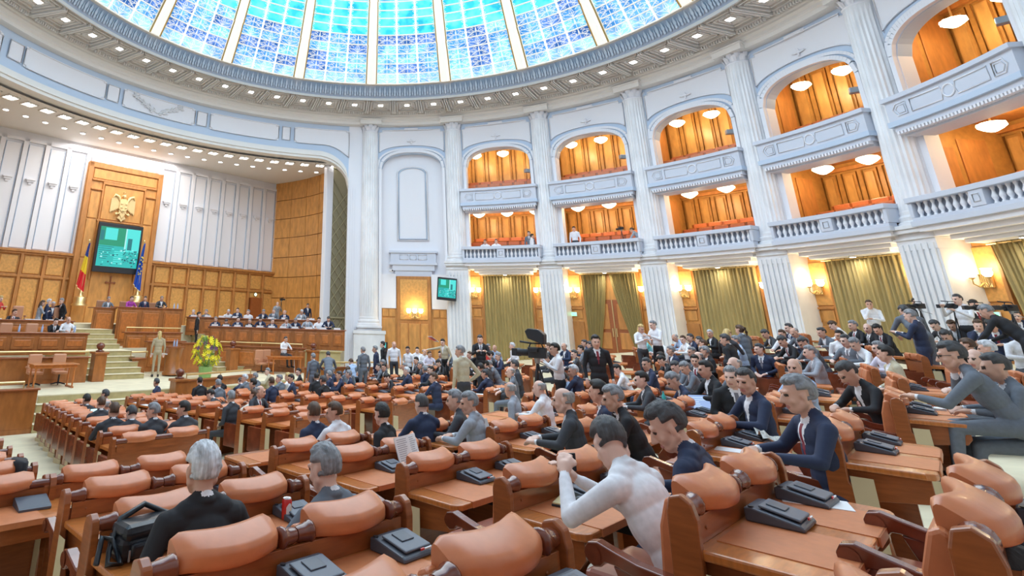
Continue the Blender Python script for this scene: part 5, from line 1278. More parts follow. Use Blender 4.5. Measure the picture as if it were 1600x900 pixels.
POSES = {
 's0': dict(lean=8, hyaw=0, hpitch=8, arms=A_desk), 's1': dict(lean=6, hyaw=32, hpitch=6, arms=A_lap), 's2': dict(lean=8, hyaw=-34, hpitch=8, arms=A_desk),
 'l0': dict(lean=26, hyaw=0, hpitch=36, arms={'e': (.30, .30, -.22), 'w': (.14, .46, -.24)}), 'l1': dict(lean=22, hyaw=-22, hpitch=30, arms={'e': (.30, .28, -.22), 'w': (.12, .46, -.24)}),
 'q0': dict(lean=24, hyaw=-8, hpitch=14, arms=A_mouth), 'a0': dict(lean=5, hyaw=-10, hpitch=5, arms=A_out),
 't0': dict(kind='stand', lean=1, hyaw=0, hpitch=8, arms=A_down), 't1': dict(kind='stand', lean=2, hyaw=-30, hpitch=10, arms=A_hip), 't2': dict(kind='stand', lean=2, hyaw=10, hpitch=14, arms=A_front, legs={'stride': .1}),
 'u0': dict(kind='stand', lean=2, hyaw=0, hpitch=20, arms=A_front, fem=True), 'p0': dict(kind='stand', lean=6, hyaw=-15, hpitch=10, arms=A_front, fem=True),
 'h0': dict(kind='stand', lean=42, hyaw=0, hpitch=30, arms={'e': (.30, .42, -.36), 'w': (.16, .60, -.46)}), 'r0': dict(kind='stand', lean=10, hyaw=-10, hpitch=15, arms=A_reach),
 'c0': dict(kind='stand', lean=2, hyaw=0, hpitch=2, arms=A_cam), 'v0': dict(kind='stand', lean=0, hyaw=10, hpitch=4, arms=A_chin, belly=.03),
 'f0': dict(lean=8, hyaw=0, hpitch=10, arms=A_desk, fem=True)}
BM = {}
def body(key, fine):
    k = (key, fine)
    if k not in BM:
        fg = figure(**POSES[key]); BM[k] = (body_mesh('person_body', fg, .0085 if fine else .016, 4 if fine else 2), fg[2])
    return BM[k]
HMESH = {}
def hairmesh(kind, fine):
    if (kind, fine) not in HMESH: HMESH[(kind, fine)] = hair_mesh(kind, fine)
    return HMESH[(kind, fine)]
M_trou = [cloth('K'), cloth('C'), cloth('G')]
PLIST = []
def person(head, az, key, hair, top, fine=False, label=None, group=None, mesh=None, HM=None, trou=None, zfloor=None, hk=None):
    """place so that the head centre is at 'head' (world)"""
    if mesh is None: mesh, HM = body(key, fine)
    hc = HM.translation; c, s = math.cos(-az), math.sin(-az)
    dz = head[2]-hc.z
    loc = (head[0]-(hc.x*c-hc.y*s), head[1]-(hc.x*s+hc.y*c), dz)
    o = bpy.data.objects.new('person', mesh); COL.objects.link(o); o.location = loc; o.rotation_euler = (0, 0, -az)
    k = len(PLIST); skin = M_skin[k % 3]; jac = cloth(top)
    shirt = cloth('W') if top in 'NKCGLES' else jac; tr = trou or (jac if top in 'NKCGLSF' else M_trou[k % 2]); tie = M_tie[k % 3] if top in 'NKCGL' and k % 3 != 1 else shirt
    for i, m in enumerate((skin, jac, shirt, tr, M_shoe, tie, M_eye, M_lip)):
        o.material_slots[i].link = 'OBJECT'; o.material_slots[i].material = m
    kind = hk or ('bald' if hair == '0' else ('pony' if key[0] == 'p' else ('long' if (hair == 'y' or top == 'F' or hair == 'r' or key[0] in 'uf') else ('full' if k % 3 == 0 else ('thin' if k % 7 == 3 else 'short')))))
    h = bpy.data.objects.new('hair', hairmesh(kind, fine)); COL.objects.link(h); h.parent = o; h.matrix_basis = HM
    h.material_slots[0].link = 'OBJECT'; h.material_slots[0].material = hairm(hair)
    PLIST.append(o); o['category'] = 'person'
    hw = {'bald': 'bald', 'long': HC[hair][0]+' long-haired', 'pony': HC[hair][0]+' ponytailed'}.get(kind, HC[hair][0]+'-haired')
    post = {'s': 'sitting', 'f': 'sitting', 'l': 'leaning', 'q': 'hand at mouth', 'a': 'sitting with arm out', 't': 'standing', 'u': 'standing', 'p': 'standing', 'h': 'bending forward', 'r': 'standing with arm stretched', 'c': 'filming', 'v': 'standing hand on chin'}[key[0]]
    if 'sp' in str(group):
        group = None
    if label and ('glasses' in label or 'black-haired head' in label) and 'glasses' in label:
        sp = MB()
        for s_ in (-1, 1):
            sp.tube([(s_*.033+.024*math.cos(q*PI/6), .098, .006+.017*math.sin(q*PI/6)) for q in range(12)], .0022, 4, closed=True); sp.tube([(s_*.057, .096, .012), (s_*.077, .01, .008)], .0022, 4)
        sp.tube([(-.01, .1, .01), (.01, .1, .01)], .002, 4); g_ = sp.build('spectacles', [M_black], o); g_.matrix_basis = HM
    if label: o['label'] = label
    else: AUTO.append([o, '%s person in %s %s' % (hw, CL[top][0], post), head])
    if group: o['group'] = group
    return o
AUTO = []
PEOPLE = [
(-5.7,15.04,1.26,-46,'s','k','C'),
(-5.5,15.68,1.3,-67,'s','d','C'),
(-4.54,12.79,1.49,-34,'s','b','C'),
(-4.52,13.11,1.42,-25,'s','0','G'),
(-3.5,10.52,1.69,-23,'s','b','C'),
(-3.23,10.59,1.64,-18,'l','d','C'),
(-2.82,10.37,1.72,-44,'s','g','C'),
(-5.39,19.82,1.2,-84,'s','d','N'),
(-3.93,19.4,1.31,-45,'s','k','K'),
(-3.52,20.54,1.28,-37,'s','k','K'),
(-3.05,17.61,1.44,-53,'s','g','G'),
(-2.9,21.04,1.18,-29,'l','d','N'),
(-2.69,20.43,1.34,-58,'s','w','G'),
(-2.47,21.48,1.31,-60,'s','g','G'),
(-2.29,23.94,1.29,-89,'s','g','E'),
(-2.01,17.03,1.53,-93,'s','k','N'),
(-1.55,17.58,1.53,-54,'s','b','N'),
(-1.48,19.36,1.46,-57,'s','g','G'),
(-1.43,13.64,1.71,126,'s','0','C'),
(-1.66,14.42,1.54,-50,'a','b','F'),
(-2.82,15.36,1.41,-70,'l','k','C'),
(-2.05,13.56,1.59,-58,'s','g','C'),
(-2.33,10.39,1.76,-44,'s','k','C'),
(-1.07,23.27,1.36,-94,'s','k','K'),
(-1.28,20.4,1.43,-59,'s','y','W'),
(-1.09,18.86,1.51,-82,'s','k','N'),
(-0.37,23.45,1.41,-65,'s','y','G'),
(-0.31,19.36,1.54,-28,'s','k','K'),
(-0.1,17.07,1.65,-55,'s','d','K'),
(0.07,20.43,1.53,-70,'s','g','N'),
(0.19,22.7,1.47,-94,'s','g','N'),
(0.39,19.88,1.57,-90,'s','d','N'),
(0.71,20.24,1.58,-91,'s','g','N'),
(0.77,22.6,1.52,-5,'s','b','G'),
(0.92,23.79,1.72,-27,'l','b','B'),
(1.2,23.79,1.72,-47,'s','k','G'),
(-0.54,23.09,1.91,-34,'t','g','G'),
(0.03,23.06,1.99,-5,'h','d','G'),
(1.94,23.4,1.61,-92,'s','d','G'),
(2.14,23.79,1.72,-68,'s','g','G'),
(2.11,22.94,1.63,-96,'s','k','C'),
(1.88,19.37,1.57,-100,'l','k','K'),
(-0.16,8.47,2.03,-45,'s','b','N'),
(0.11,8.41,2.05,-45,'s','b','W'),
(0.69,7.82,2.13,-60,'s','k','K'),
(2.62,24.12,2.39,-185,'t','0','W'),
(3.16,24.18,2.21,-129,'t','k','W'),
(4.05,27.68,2.07,-192,'s','k','W'),
(4.3,27.18,2.03,-192,'s','0','W'),
(4.42,26.56,1.96,-186,'s','b','P'),
(4.53,24.07,2.53,-130,'r','k','E'),
(4.56,24.82,2.05,-111,'s','k','G'),
(4.95,25.45,2.18,-112,'s','d','G'),
(4.28,23.77,1.78,-109,'l','k','K'),
(3.42,23.75,1.85,-88,'s','k','C'),
(2.82,22.56,1.7,-86,'s','g','C'),
(2.58,20.09,1.73,-62,'s','w','N'),
(3.44,22.79,1.75,-77,'s','g','C'),
(3.23,20.46,1.77,-43,'s','g','N'),
(3.36,20.07,1.79,-63,'s','k','C'),
(2.8,16.36,1.86,-47,'s','b','N'),
(2.92,13.52,2.64,-28,'t','g','E'),
(4.75,19.01,2.79,-171,'t','d','K'),
(4.7,19.17,2.33,-171,'h','k','K'),
(5.59,24.17,2.09,-130,'s','b','P'),
(6.26,24.37,2.19,-171,'s','r','R'),
(6.63,25.22,2.36,-177,'s','g','G'),
(6.82,25.01,2.35,-177,'s','0','B'),
(6.0,22.56,2.19,-68,'s','k','C'),
(6.16,22.18,2.16,-98,'s','g','N'),
(4.42,17.8,2.05,-50,'s','k','K'),
(4.89,19.05,2.06,-52,'s','k','C'),
(5.15,19.58,2.03,-63,'l','g','G'),
(4.24,16.64,1.97,-44,'s','d','N'),
(1.29,8.55,2.16,-26,'s','d','N'),
(1.74,8.52,2.23,-72,'s','g','C'),
(1.76,7.76,2.29,-56,'s','g','L'),
(4.46,15.07,2.15,-67,'a','0','G'),
(4.86,16.01,2.25,-78,'s','d','C'),
(3.11,10.59,2.19,-60,'s','0','L'),
(3.46,10.16,2.26,-50,'s','0','W'),
(5.2,13.67,2.15,-56,'l','d','B'),
(5.33,13.39,2.32,-45,'s','w','N'),
(2.53,6.71,2.47,-66,'s','0','C'),
(3.29,7.57,2.48,-72,'s','k','N'),
(3.08,6.74,2.5,-71,'q','g','K'),
(7.37,15.69,2.24,-60,'l','k','W'),
(5.58,12.67,2.95,-167,'t','k','K'),
(5.0,13.48,2.75,-80,'c','k','W'),
(7.76,19.27,2.43,-65,'s','d','C'),
(7.87,21.79,2.55,-58,'s','b','C'),
(8.31,21.47,2.58,-108,'s','0','N'),
(7.16,23.72,2.48,-100,'s','w','W'),
(7.03,19.71,2.27,-75,'l','d','C'),
(9.08,21.57,2.71,-68,'s','d','N'),
(8.6,20.78,2.53,-67,'s','k','G'),
(9.09,21.13,2.66,-48,'s','d','B'),
(9.77,18.85,3.25,-185,'u','y','W'),
(10.13,18.81,3.37,-105,'t','g','W'),
(11.5,22.24,2.88,-71,'l','y','T'),
(11.65,21.79,2.83,-80,'l','b','W'),
(11.76,21.62,2.82,-90,'l','d','W'),
(10.38,19.09,2.71,-81,'l','g','W'),
(11.87,20.75,2.99,-79,'l','0','B'),
(11.67,19.95,2.95,-83,'s','b','W'),
(11.96,20.03,3.01,-83,'s','d','N'),
(12.62,19.99,3.16,-88,'s','w','K'),
(11.94,19.54,2.94,-67,'s','d','C'),
(11.77,19.07,2.85,-67,'s','b','C'),
(9.68,17.23,2.68,-83,'s','g','N'),
(9.05,16.65,2.53,-62,'s','k','K'),
(8.76,16.09,2.46,-61,'l','k','K'),
(6.92,13.34,2.51,-77,'s','d','N'),
(7.97,14.09,2.43,-68,'l','d','G'),
(7.81,13.44,2.45,-67,'l','g','G'),
(9.57,16.06,2.7,-62,'s','g','G'),
(8.98,14.84,2.63,-50,'s','0','G'),
(8.63,14.41,2.56,-109,'s','k','C'),
(9.47,15.33,2.74,-81,'s','g','K'),
(5.16,10.18,2.43,-72,'s','k','C'),
(5.69,10.19,2.43,-72,'l','g','N'),
(6.02,9.81,2.64,-82,'s','k','K'),
(6.64,10.03,2.71,-93,'s','0','G'),
(9.3,14.21,3.04,-29,'r','d','K'),
(10.68,15.91,3.01,-62,'s','g','B'),
(9.98,15.11,3.16,59,'u','y','C'),
(11.01,16.15,3.28,-3,'p','b','G'),
(12.72,17.58,3.2,-75,'l','d','C'),
(10.37,14.65,2.85,-121,'s','d','N'),
(11.17,14.9,3.04,-81,'l','d','K'),
(12.64,16.83,3.2,-104,'s','b','W'),
(13.26,17.35,3.38,-85,'s','d','N'),
(12.41,16.07,3.26,-93,'l','0','G'),
(10.99,14.03,3.03,-80,'l','d','G'),
(9.61,12.16,2.88,-67,'s','g','L'),
(6.69,8.81,2.76,-91,'s','0','B'),
(12.77,15.62,3.28,-83,'q','d','G'),
(14.67,17.47,3.49,-56,'l','b','W'),
(14.07,16.12,3.48,-84,'s','g','K'),
(12.38,14.63,3.21,-132,'s','k','W'),
(11.18,13.09,3.11,-99,'s','d','G'),
(11.15,12.84,3.05,-79,'l','g','W'),
(6.13,7.25,2.79,-79,'l','d','K'),
(14.05,15.68,3.42,-84,'s','0','K'),
(14.01,15.35,3.39,-83,'l','k','K'),
(16.86,18.53,4.17,-148,'v','b','W'),
(10.87,12.0,3.0,-78,'s','g','P'),
(9.32,10.19,2.94,-65,'s','k','E'),
(12.68,13.13,3.76,20,'h','d','G'),
(12.11,12.43,3.64,-29,'t','g','N'),
(18.32,18.5,4.27,-154,'t','k','K'),
(18.56,18.53,4.17,-9,'t','b','P'),
(15.69,14.77,4.15,-94,'c','d','W'),
(17.26,15.86,4.1,-166,'t','k','K'),
(12.33,11.15,3.71,-18,'h','g','K'),
(15.14,13.96,3.53,-123,'q','b','N'),
(14.19,12.83,3.51,-111,'l','k','N'),
(15.7,15.1,3.54,-94,'l','b','G'),
(15.32,15.15,3.53,-84,'l','d','C'),
(13.02,12.71,3.26,-90,'l','d','K'),
(11.64,11.04,3.1,-57,'s','b','G'),
(8.64,8.14,2.97,-72,'s','0','G'),
(10.68,9.84,3.07,-75,'s','w','W'),
(6.59,6.05,2.95,-59,'s','d','G'),
(17.17,14.88,3.81,-125,'q','d','N'),
(13.0,11.3,3.32,-159,'s','w','W'),
(4.5,6.66,2.71,-82,'s','d','N'),
(5.35,8.18,2.65,-160,'s','g','K'),
(3.49,4.62,2.78,-74,'s','g','N')
]
STAGEP = [  # s, l, z(head), pose, hair, top, heading offset
(30.2,11.49,3.92,'s','g','G',180),(30.2,12.68,4.0,'s','b','M',170),(30.2,13.41,4.03,'s','d','N',180),(30.2,14.34,4.08,'s','g','C',185),
(28.5,6.23,3.7,'u','y','R',150),(28.5,6.88,3.17,'s','b','C',180),(28.3,7.88,3.58,'u','b','L',90),(28.3,8.14,3.65,'t','w','N',100),(28.3,8.65,3.7,'r','g','K',-100),(28.6,8.42,3.55,'t','w','N',180),
(25.0,7.57,2.87,'q','k','K',180),(25.0,8.04,2.95,'s','0','W',180),(23.3,17.6,2.31,'s','d','W',180),(23.8,11.4,2.47,'t','y','S',20),(26.8,14.79,3.31,'t','k','K',120),
(29.0,23.48,4.06,'t','d','N',200),(29.5,21.52,4.1,'c','0','L',190),
(16.5,16.1,2.19,'t','g','G',10),(17,17.25,2.2,'t','g','N',-30),(17.5,18.2,2.34,'t','k','K',-20)]
GF = [(27.5,16.1,3.15,'N'),(27.08,16.49,3.05,'C'),(26.62,16.92,3.18,'N'),(26.18,17.34,3.11,'K'),(25.77,17.72,3.22,'N'),(25.3,18.16,3.14,'N'),(24.77,18.66,3.19,'L'),(24.43,18.98,3.21,'N'),(23.97,19.42,3.3,'L'),(23.55,19.81,3.27,'W'),(23.2,20.15,3.33,'N')]
GR = [(29.64,15.95,3.44,'N'),(29.16,16.46,3.48,'G'),(28.31,17.35,3.51,'W'),(27.97,17.71,3.61,'N'),(27.56,18.13,3.53,'W'),(26.98,18.74,3.57,'N'),(26.6,19.14,3.63,'G'),(26.19,19.57,3.58,'N'),(25.6,20.3,3.62,'L')]
vi = {'s': ('s0', 's1', 's2'), 'l': ('l0', 'l1')}
for n_, (x, y, z, az, po, ha, to) in enumerate(PEOPLE):
    d = math.hypot(x, y); key = R.choice(vi[po]) if po in vi else po+'0'
    if po == 't': key = ('t0', 't1', 't2')[n_ % 3]
    if po == 's' and (ha == 'y' or to in 'T' or ha == 'r'): key = 'f0'
    person((x, y, z), math.radians(az), key, ha, to, fine=d < 8.2)
for (s, l, z, po, ha, to, off) in STAGEP:
    P = SL(s, l, z); key = R.choice(vi[po]) if po in vi else po+'0'
    if po == 't': key = 't0'
    person((P.x, P.y, P.z), AZ+math.radians(off), key, ha, to)
GH = 'gddgkgdgbkd'
for k, (s, l, z, to) in enumerate(GF):
    P = SL(s+.15, l+.15, z-.04); person((P.x, P.y, P.z), AZ+PI+.75, ('s0', 'l0', 's2')[k % 3], GH[k], to, label='person in %s, %s from the left, long bench right of the presidium' % (CL[to][0], ordinal(k)))
for k, (s, l, z, to) in enumerate(GR):
    P = SL(s+.1, l+.1, z); person((P.x, P.y, P.z), AZ+PI+.75, ('s0', 's1', 'l1')[k % 3], 'wgwbggg0w'[k], to, label='person in %s, %s from the left, rear bench right of the presidium' % (CL[to][0], ordinal(k)))
# people in the lower balconies
for (bi, f_, z, key, ha, to, off, lab) in ((1, .767, 8.11, 't0', 'k', 'G', 180, 'person in grey jacket at the right of the first open balcony'), (1, .80, 7.95, 't0', 'k', 'W', 60, 'person in white shirt leaning at the rail of the first open balcony'),
        (1, .30, 7.72, 's0', 'b', 'W', 180, 'person in white at the left of the first open balcony'), (1, .42, 7.72, 's0', 'd', 'W', 170, 'second person in white at the left of the first open balcony'),
        (2, .227, 8.21, 't0', 'k', 'W', 180, 'person in white shirt standing alone, left of the second open balcony'), (2, .78, 7.9, 'h0', 'b', 'L', -90, 'person in pale clothes bending behind the balcony video camera')):
    a = .026+.3*(bi+f_); x, y, _ = cyl(a, 17.35 if key[0] != 's' else 17.2, 0); person((x, y, z), a+math.radians(off), key, ha, to, label=lab)

# --- hand-posed people in the foreground
def custom(fig, head, az, hair, top, label, trou=None, hk=None, voxel=.0075):
    me = body_mesh('person_body', fig, voxel, 4); return person(head, az, 's0', hair, top, True, label, mesh=me, HM=fig[2], trou=trou, hk=hk)
hn = lambda s, l: None
fg = figure(lean=36, hyaw=34, hpitch=40, fine=True, arms={'L': {'e': (.28, .46, -.24), 'w': (.13, .58, -.08), 'h': (-.5, .25, .55)}, 'R': {'e': (.24, .44, -.26), 'w': (.04, .64, -.13), 'h': (-.35, .3, .4)}})
P172 = custom(fg, (1.573, 3.541, 2.600), AZ+.12, 'd', 'W', 'man in white shirt with beige trousers hunched over his phone, elbows on the desk', trou=MATC('trousers_beige', (.62, .58, .50)), hk='short')
fg = figure(lean=20, hyaw=-24, hpitch=30, fine=True, arms=A_desk)
custom(fg, (2.067, 3.840, 2.651), AZ-.1, 'd', 'N', 'dark-grey-haired man in navy suit looking down beside the man in white shirt', hk='full')
fg = figure(lean=6, hyaw=6, hpitch=6, fine=True, arms={'L': {'e': (.32, .02, -.24), 'w': (.20, .28, -.30)}, 'R': {'e': (.34, .10, -.20), 'w': (.20, .40, -.20)}})
custom(fg, (-0.660, 3.552, 2.415), AZ+.1, 'w', 'K', 'white-haired man in dark pinstripe suit seen from behind, lower left', hk='full')
fg = figure(lean=10, hyaw=0, hpitch=14, fine=True, arms={'L': {'e': (.34, .14, -.16), 'w': (.22, .42, -.14)}, 'R': {'e': (.28, .18, -.20), 'w': (.12, .40, -.20)}})
custom(fg, (-0.001, 4.000, 2.342), AZ-.05, 'g', 'G', 'grey-haired man with a phone behind a leather headrest, lower centre left', hk='full')
fg = figure(lean=30, hyaw=-4, hpitch=10, fine=True, arms={'L': {'e': (.26, .46, -.30), 'w': (.12, .66, -.26)}, 'R': {'e': (.16, .34, -.22), 'w': (.06, .33, -.02), 'h': (-.3, .15, 1)}})
custom(fg, (6.228, 6.084, 3.049), AZ-.12, 'd', 'G', 'man in grey suit and glasses, hand at mouth, writing at right', hk='short')
fg = figure(lean=4, fine=False, hpitch=0); custom(fg, (2.254, 2.273, 2.442), AZ, 'k', 'K', 'top of a black-haired head cut by the bottom right edge', voxel=.014)
# automatic labels: unique by nearest order across the picture
def px(P):
    v = V(P)-V((0, 0, 3.2)); zc = v.dot(fw); return 522.4+892.3*v.dot(r2)/zc, 193.2-892.3*v.dot(u2)/zc
grp = {}
for o, base, P in AUTO:
    X, Y = px(P)
    s = P[0]*NX+P[1]*NY
    zone = 'on the stage' if s > 22 else ('in the front seats' if X < 420 and s > 6 else ('in the middle seats' if X < 720 else ('in the centre seats' if X < 1060 else 'in the seats at right')))
    grp.setdefault((base, zone), []).append((X, o))
for (base, zone), L in grp.items():
    L.sort(key=lambda q: q[0])
    for k, (X, o) in enumerate(L):
        o['label'] = '%s %s' % (base, zone) if len(L) == 1 else '%s %s, %s from the left' % (base, zone, ordinal(k))

# ------------------------------------------------------------------ things lying on the desks
def snap(x, y, mx=.12, my=.12):
    best = None
    for u in UNITS:
        if not u[4]: continue
        c, s = math.cos(u[2]), math.sin(u[2]); dx, dy = x-u[0], y-u[1]
        lx = dx*c-dy*s; ly = dx*s+dy*c
        cx_ = min(max(lx, -.70+mx), .70-mx); cy_ = min(max(ly, -.50+my), -.08-my)
        d = math.hypot(lx-cx_, ly-cy_)
        if best is None or d < best[0]: best = (d, u, cx_, cy_)
    d, u, lx, ly = best
    X, Y, Z = on_desk(u, lx, ly); return Vector((X, Y, Z)), -u[2]
def sheet(x, y, label, w=.21, h=.297, rot=0, n=1, name='paper', cat='paper', group=None):
    P, rz = snap(x, y, .1, .14); t = thing(name, P, rz+rot, label, cat, group)
    if n == 1:
        b = MB(); b.box(-w/2, w/2, -h/2, h/2, 0, .003); b.build('sheet', [M_paper], t)
    else:
        for k in range(n): b = MB(); b.box(-w/2, w/2, -h/2, h/2, .006*k, .006*k+.0045); b.build('sheet', [M_paper], t, rz=R.uniform(-.12, .12))
    return t
for (x, y, w, h, rot, n, lab) in ((2.52, 3.66, .21, .30, .3, 1, 'white sheet between two consoles on the desk right of the white-shirted man'), (3.61, 5.87, .21, .30, .1, 1, 'white sheet with a pen beside it behind the leather headrests'), (4.28, 6.43, .21, .30, .2, 1, 'white sheet right of the pen on the same desk'),
        (.68, 2.52, .21, .30, .2, 1, 'white sheet cut by the bottom edge left of the console'), (3.20, 9.64, .24, .3, -.2, 4, 'stack of white papers beside the open grey device'), (-1.08, 8.82, .3, .42, .1, 2, 'large white papers on the front desk of the near block'),
        (7.07, 7.75, .22, .31, .3, 4, 'stack of papers in front of the grey-suited man with glasses'), (1.99, 15.46, .21, .3, .2, 1, 'white sheet in the middle seats beside the beige jacket')):
    sheet(x, y, lab, w, h, rot, n)
for k, (x, y) in enumerate(((1.73, 19.66), (1.37, 20.91), (2.32, 20.26), (7.44, 11.52), (10.65, 14.56), (11.13, 11.47), (12.63, 14.56), (8.9, 13.1), (5.2, 16.0), (4.1, 17.3), (6.5, 14.2))):
    sheet(x, y, 'small white sheet on a desk in the far seats, %s of the scattered papers there' % ordinal(k), .22, .3, R.uniform(-.3, .3), 1)
for k, (x, y) in enumerate(((-4.22, 20.6), (-3.54, 20.4), (-3.29, 16.04), (-3.94, 16.48), (-7.6, 16.9), (-5.6, 18.9), (-5.23, 18.0), (-6.68, 16.02), (-6.16, 15.36), (-5.45, 13.96))):
    sheet(x, y, 'white sheet on a front-block desk near the aisle, %s of the sheets there' % ordinal(k), .22, .3, R.uniform(-.3, .3), 1)
# booklet held open upright
P, rz = snap(.83, 6.6); t = thing('booklet', P+Vector((0, 0, .0)), rz+.15, 'open printed booklet standing up against a dark console in the middle left', 'booklet')
for s in (-1, 1):
    b = MB(); b.box(0 if s > 0 else -.2, .2 if s > 0 else 0, -.006, .006, 0, .27); pg = b.build('page', [M_paper], t, M=Matrix.Rotation(-.32, 4, 'X') @ Matrix.Rotation(s*.16, 4, 'Z'))
    b = MB()
    for q in range(12):
        z = .24-q*.018; x0 = .02 if s > 0 else -.18; b.box(x0, x0+R.uniform(.1, .16), -.0075, -.0065, z, z+.006)
    b.build('print_lines', [mat('print_grey', (.42, .42, .46), .8)], pg)
# laptops
def laptop(x, y, label, rot=0, open_=1.25, col=(.25, .62, .92), em=1.0):
    P, rz = snap(x, y, .17, .13); t = thing('laptop', P, rz+rot, label, 'laptop')
    b = MB(); b.box(-.165, .165, -.115, .115, 0, .022); ba = b.build('keyboard_base', [M_black], t, bevel=.004)
    b = MB()
    for r in range(4):
        for c in range(11): b.box(-.14+c*.0255, -.119+c*.0255, -.02+r*.026, .001+r*.026, .022, .025)
    o = b.build('keys', [M_cons2], ba)
    M = Matrix.Translation((0, .112, .02)) @ Matrix.Rotation(open_-PI/2+.0, 4, 'X')
    b = MB(); b.box(-.165, .165, -.004, .008, 0, .225); sc = b.build('screen_lid', [M_black], t, M=Matrix.Translation((0, .112, .02)) @ Matrix.Rotation(-.28, 4, 'X'))
    b = MB(); b.box(-.15, .15, -.0055, -.004, .02, .21); b.build('screen', [mat('lit_screen_%.2f' % col[0], (0, 0, 0), .3, emit=em, ecol=col)], sc)
    b = MB()
    for q in range(5): b.box(-.13, R.uniform(-.02, .12), -.0065, -.0055, .05+q*.03, .058+q*.03)
    b.build('screen_lines', [mat('lit_screen_pale', (0, 0, 0), .3, emit=1, ecol=(.7, .9, 1))], sc)
laptop(1.70, 9.3, 'open black laptop with a blue screen left of the grey-suited man', rot=.1)
laptop(-4.96, 13.82, 'laptop with a bright screen on a front-block desk by the left aisle', col=(.55, .95, 1.0), em=1.6)
laptop(6.12, 10.03, 'small laptop next to the teal bottle', rot=-.9, col=(.35, .5, .85))
t_ = snap(2.76, 9.0, .15, .12); t = thing('open_device', t_[0], t_[1]+.2, 'open grey folding device beside the stack of papers', 'device')
b = MB(); b.box(-.1, .1, -.1, .1, 0, .02); b.build('base', [M_black], t, bevel=.006); b = MB(); b.box(-.08, .08, -.08, .06, .02, .024); b.build('keypad', [mat('silver_grey', (.5, .53, .56), .4)], t)
b = MB(); b.box(-.1, .1, 0, .012, 0, .17); b.build('lid', [mat('silver_grey', (.5, .53, .56), .4)], t, bevel=.005, M=Matrix.Translation((0, .09, .02)) @ Matrix.Rotation(-.3, 4, 'X'))
def bottle(x, y, label, body, cap, liquid=None, h=.24):
    P, rz = snap(x, y); t = thing('bottle', P, rz, label, 'bottle')
    b = MB(); b.lathe([(.030, 0), (.034, .01), (.034, h*.62), (.028, h*.72), (.013, h*.86), (.013, h*.92)], 16); b.build('bottle_body', [body], t)
    if liquid: b = MB(); b.lathe([(.0345, .01), (.0347, h*.42)], 16); b.build('drink', [liquid], t)
    b = MB(); b.lathe([(.0155, h*.9), (.0155, h)], 12); b.build('cap', [cap], t)
bottle(6.30, 10.7, 'small teal water bottle on the desk beside a laptop', mat('plastic_teal', (.05, .50, .50), .15), mat('cap_teal', (.05, .35, .42), .4))
bottle(7.9, 11.3, 'bottle of orange drink standing on a desk at right', mat('plastic_clear', (.75, .78, .78), .1), M_paper, mat('orange_drink', (.95, .50, .03), .3), .27)
# drinks can
P, rz = snap(-.45, 4.62); t = thing('drinks_can', P, rz, 'red and white drinks can on the desk right of the white-haired man', 'can')
MR, MWH = mat('can_red', (.68, .03, .03), .25, coat=.5), mat('can_white', (.85, .85, .9), .3)
b = MB(); b.lathe([(.026, 0), (.033, .008), (.033, .104), (.027, .118)], 22); b.build('can_body', [MR], t)
b = MB(); b.lathe([(.027, .1175), (.027, .122), (.0245, .1195)], 20); b.build('can_top', [mat('aluminium', (.75, .77, .8), .25, .9)], t)
b = MB(); vs = []; n = 12
for k in range(n+1):
    a = -2.3+k*.11; w = .012+.018*math.sin(PI*k/n); z = .058
    vs += [(.0334*math.cos(a), .0334*math.sin(a), z-w*1.6), (.0334*math.cos(a), .0334*math.sin(a), z+w*1.3)]
b.add(vs, [(2*k, 2*k+2, 2*k+3, 2*k+1) for k in range(n)]); b.build('white_emblem', [MWH], t)
b = MB(); vs = []
for k in range(9):
    z = .022+k*.009; a = -1.05+.35*math.sin(k*PI/8)*-1; vs += [(.0338*math.cos(a), .0338*math.sin(a), z), (.0338*math.cos(a+.12), .0338*math.sin(a+.12), z)]
b.add(vs, [(2*k, 2*k+1, 2*k+3, 2*k+2) for k in range(8)]); b.build('yellow_stripe', [mat('can_yellow', (.9, .7, .05), .3)], t)
b = MB(); vs = []
for k in range(9):
    z = .018+k*.010; a = -.55+(.10 if k % 2 else 0); vs += [(.0338*math.cos(a), .0338*math.sin(a), z), (.0338*math.cos(a+.22), .0338*math.sin(a+.22), z+.004)]
b.add(vs, [(2*k, 2*k+1, 2*k+3, 2*k+2) for k in range(8)]); b.build('white_script_band', [MWH], t)
# leather bags
P, rz = snap(-1.13, 3.91, .2, .1); t = thing('shoulder_bag', P, rz+.1, 'black leather shoulder bag with strap on the desk at lower left', 'bag')
ML_ = mat('leather_black', (.016, .017, .022), .28, noise_s=12, noise_a=.3, bump=.4)
b = MB(); b.box(-.19, .19, -.09, .09, 0, .12); b.build('bag_body', [ML_], t, bevel=.035)
b = MB(); b.box(-.18, .18, -.10, .08, .09, .17); b.build('flap', [ML_], t, bevel=.035)
b = MB(); b.box(-.14, .14, -.12, -.08, .02, .09); b.build('front_pocket', [ML_], t, bevel=.015)
b = MB(); b.tube([(.15, .02, .15), (.02, .08, .21), (-.14, .05, .17), (-.22, -.02, .06), (-.25, -.07, .015), (-.19, -.10, .012), (-.2, 0, .1), (-.26, 0, .12), (-.30, -.05, .02)], .016, 6); b.build('strap', [ML_], t)
b = MB(); b.box(-.165, -.155, -.125, -.12, .02, .07); b.build('zip_pull', [mat('metal_grey', (.35, .37, .4), .35, .6)], t)
t = thing('briefcase', (-3.55, 7.4, floor_xy(-3.55, 7.4)), 1.1, 'black briefcase standing in the left aisle beside a bench', 'bag')
